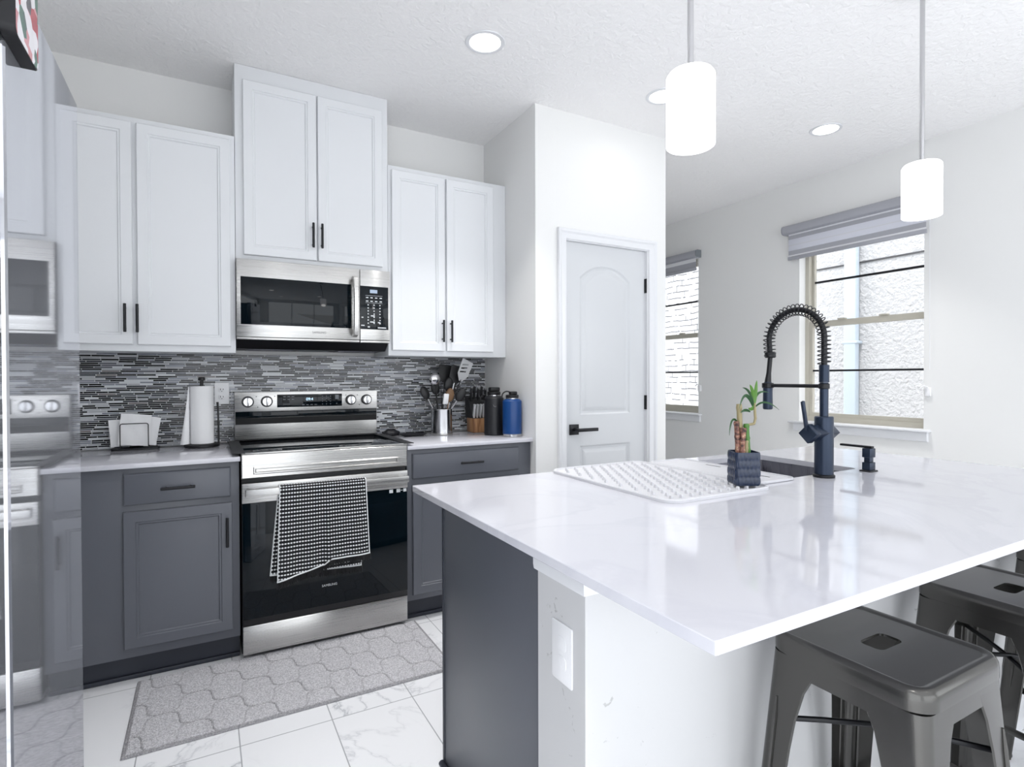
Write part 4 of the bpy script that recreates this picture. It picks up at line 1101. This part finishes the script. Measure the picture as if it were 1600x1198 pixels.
# ------------------------------------------------------------------ stools
def stool(label, cx, cy, mt):
    r = thing('bar_stool', label, 'stool', (cx, cy, 0), 'metal bar stools along the island')
    zt = .700
    hole = [(a + cx, b + cy) for a, b in reversed(rrect(-.043, .043, -.024, .024, .014, 4)(0))]
    SQ = rrect(cx - .158, cx + .158, cy - .158, cy + .158, .048, 8)
    g = G(); lpf = lambda i: SQ(i)
    g.slab(SQ(.026), [hole], fz_, zt - .004, zt - .0042)
    g.steps(SQ, [(.026, zt - .004), (.020, zt - .001), (.012, zt), (.005, zt - .004), (.001, zt - .012), (0, zt - .022), (0, zt - .040), (.002, zt - .041), (.003, zt - .022), (.014, zt - .006), (.026, zt - .0065)], fz_, False, False)
    g.loft([[Vector((u, v, z)) for u, v in hole] for z in (zt - .004, zt - .009)], True, False, False)
    g.build('seat', mt, r, ang=50)
    # apron under the seat
    g = G(); SA = rrect(cx - .153, cx + .153, cy - .153, cy + .153, .045, 8)
    g.steps(lambda i: SA(i), [(.0, zt - .0415), (-.002, zt - .078), (.0, zt - .078), (.002, zt - .0415)], fz_, False, False); g.build('apron', mt, r, ang=40)
    # legs: folded corner sections that taper and splay
    for sx, sy in ((-1, -1), (1, -1), (1, 1), (-1, 1)):
        rings = []; n = 10
        for k in range(n + 1):
            s = k / n; z = (zt - .044) * (1 - s) + .012 * s
            out = .153 + .042 * s; wdt = .040 * (1 - s) ** 9 + .042 - .008 * s; rad = .030 * (1 - s) + .016 * s
            ptsO, ptsI = [], []
            def corner(off):
                pts = []; o_ = out - off; rr = max(rad - off, .003)
                pts.append((o_ - wdt - rad, o_)); pts.append((o_ - rad, o_))
                for q in range(1, 6):
                    a = PI / 2 * q / 6; pts.append((o_ - rr + rr * math.sin(a), o_ - rr + rr * math.cos(a)))
                pts.append((o_, o_ - rad)); pts.append((o_, o_ - wdt - rad)); return pts
            loop = corner(0) + list(reversed(corner(.003)))
            rings.append([Vector((cx + sx * a, cy + sy * b, z)) for a, b in loop])
        lg = G().loft(rings).build('leg', mt, r, ang=40)
        # pressed rib along each leg and rubber foot
        c0 = Vector((cx + sx * (.153 - .014), cy + sy * (.153 + .0), zt - .16)); o2 = .153 + .042
        G().box(cx + sx * (o2 - .022) - .022, cx + sx * (o2 - .022) + .022, cy + sy * (o2 - .022) - .022, cy + sy * (o2 - .022) + .022, .001, .014, .004).build('rubber_foot', 'blackplastic', lg)
        def at_z(z): s = 1 - (z - .012) / (zt - .056); return .153 + .042 * s
        zz = [.56 - .045 * k for k in range(8)]
        for ax in (0, 1):
            pts = []
            for z in zz:
                o_ = at_z(z) + .0005; q = o_ - .030
                pts.append(Vector((cx + sx * (q if ax == 0 else o_), cy + sy * (o_ if ax == 0 else q), z)))
            G().tube(pts, [.002] + [.005] * 6 + [.002], 8).build('pressed_rib', mt, lg)
    # foot bars and cross brace
    zf = .235; o_ = .153 + .042 * (1 - (zf - .012) / (zt - .056)) - .004
    for a, b in (((-1, -1), (1, -1)), ((1, -1), (1, 1)), ((1, 1), (-1, 1)), ((-1, 1), (-1, -1))):
        A_ = Vector((cx + a[0] * (o_ - .02 * (a[0] == b[0] and 0 or 1)), cy + a[1] * o_, zf)); B_ = Vector((cx + b[0] * o_, cy + b[1] * o_, zf))
        d_ = (B_ - A_).normalized(); q = Vector((-(d_.y), d_.x, 0)); mid = (A_ + B_) / 2; mid += (Vector((cx, cy, zf)) - mid).normalized() * .006
        G().obox(mid, Matrix((d_, q, Vector((0, 0, 1)))).transposed(), (B_ - A_).length / 2 - .006, .0035, .010, .002).build('foot_bar', mt, r)
    zb = .50; o_ = (.153 + .042 * (1 - (zb - .012) / (zt - .056))) - .012
    for k, s in enumerate((1, -1)):
        A_ = Vector((cx - o_, cy - s * o_, zb)); B_ = Vector((cx + o_, cy + s * o_, zb)); m_ = Vector((cx, cy, zb + .012 + .006 * k))
        G().tube([A_, A_.lerp(m_, .5) + Vector((0, 0, .002)), m_, B_.lerp(m_, .5) + Vector((0, 0, .002)), B_], .006, 8).build('cross_brace', 'black', r)
    return r
s1 = stool('gunmetal bar stool nearest the island corner, with almost its whole seat in view', 1.112, -2.700, 'gunmetal')
s2 = dup(s1, (1.724, -2.700, 0), 'dark gunmetal bar stool beside the nearest stool, second from the island corner')
s3 = dup(s1, (2.335, -2.700, 0), 'dark bar stool at the far end of the island, mostly hidden, third from the corner')

# ------------------------------------------------------------------ pendants
def pendant(label, cx, cy, zb):
    r = thing('pendant_light', label, 'pendant light', (cx, cy, zb), 'pendant lights over the island')
    zt = zb + .208; R1 = .067
    prof = [(R1 - .004, zb + .012), (R1 - .004, zb + .002), (R1 - .002, zb), (R1, zb + .002), (R1 - .0, zt - .012), (R1 - .006, zt - .003), (R1 - .014, zt), (.016, zt), (.016, zt - .004), (R1 - .014, zt - .004), (R1 - .005, zt - .014), (R1 - .004, zb + .012)]
    G().lathe((cx, cy), prof, 40, (False, False)).build('glass_shade', 'shade', r)
    G().lathe((cx, cy), [(.001, zb + .045), (.018, zb + .05), (.027, zb + .075), (.022, zb + .11), (.014, zb + .14), (.014, zb + .16)], 24).build('bulb', 'bulb', r)
    G().lathe((cx, cy), [(.0155, zt - .05), (.0155, zt + .001), (.018, zt + .002), (.018, zt + .006), (.0075, zt + .007)], 24).build('socket_cap', 'chrome', r)
    G().cyl((cx, cy, zt + .007), (cx, cy, H - .02), .0085, seg=16).build('rod', 'chrome', r)
    G().lathe((cx, cy), [(.01, H - .028), (.06, H - .022), (.062, H - .0005)], 32).build('ceiling_rose', 'chrome', r)
    return r
pendant('nearer lit opal glass pendant light over the island, left one', 1.082, -2.20, 1.912)
pendant('farther lit opal glass pendant light over the island, right one near the window', 2.343, -2.20, 1.884)
for x, z in ((1.082, 1.86), (2.343, 1.83)):
    lamp('pendant_glow', 'POINT', (x, -2.20, z), energy=.8, shadow_soft_size=.05, color=(1, .98, .96))

# ------------------------------------------------------------------ recessed lights
def downlight(label, cx, cy, power=None, spread=1.45):
    r = thing('recessed_light', label, 'ceiling light', (cx, cy, H), 'recessed ceiling lights')
    G().lathe((cx, cy), [(.092, H - .0003), (.090, H - .004), (.078, H - .006), (.072, H - .004), (.070, H - .0015)], 40, (False, False)).build('trim_ring', 'trim', r)
    G().lathe((cx, cy), [(.0705, H - .0035), (.001, H - .0045)], 40, (False, True)).build('lens', 'lens', r)
    L = lamp('recessed_lamp', 'AREA', (cx, cy, H - .012), energy=power or DL, shape='DISK', size=.14, color=(1, .985, .965)); L.data.spread = spread
DL = 5.0
downlight('round recessed ceiling light nearest the stove and wall cabinets', 1.004, -1.037)
downlight('round recessed ceiling light partly hidden behind the nearer pendant', 2.075, -1.06, 0.5, 2.9)
downlight('round recessed ceiling light nearest the larger window', 3.262, -1.24)
DL = 3.0
for x, y, lb in ((.15, -1.75, 'over the aisle between fridge and island'), (-.1, -3.6, 'by the fridge'), (1.7, -4.3, 'behind the stools'), (3.1, -3.6, 'toward the dining side'), (0.2, -5.2, 'near the sliding door')):  # unseen downlights added out of view to brighten floor and room
    downlight('added unseen recessed ceiling light ' + lb, x, y)
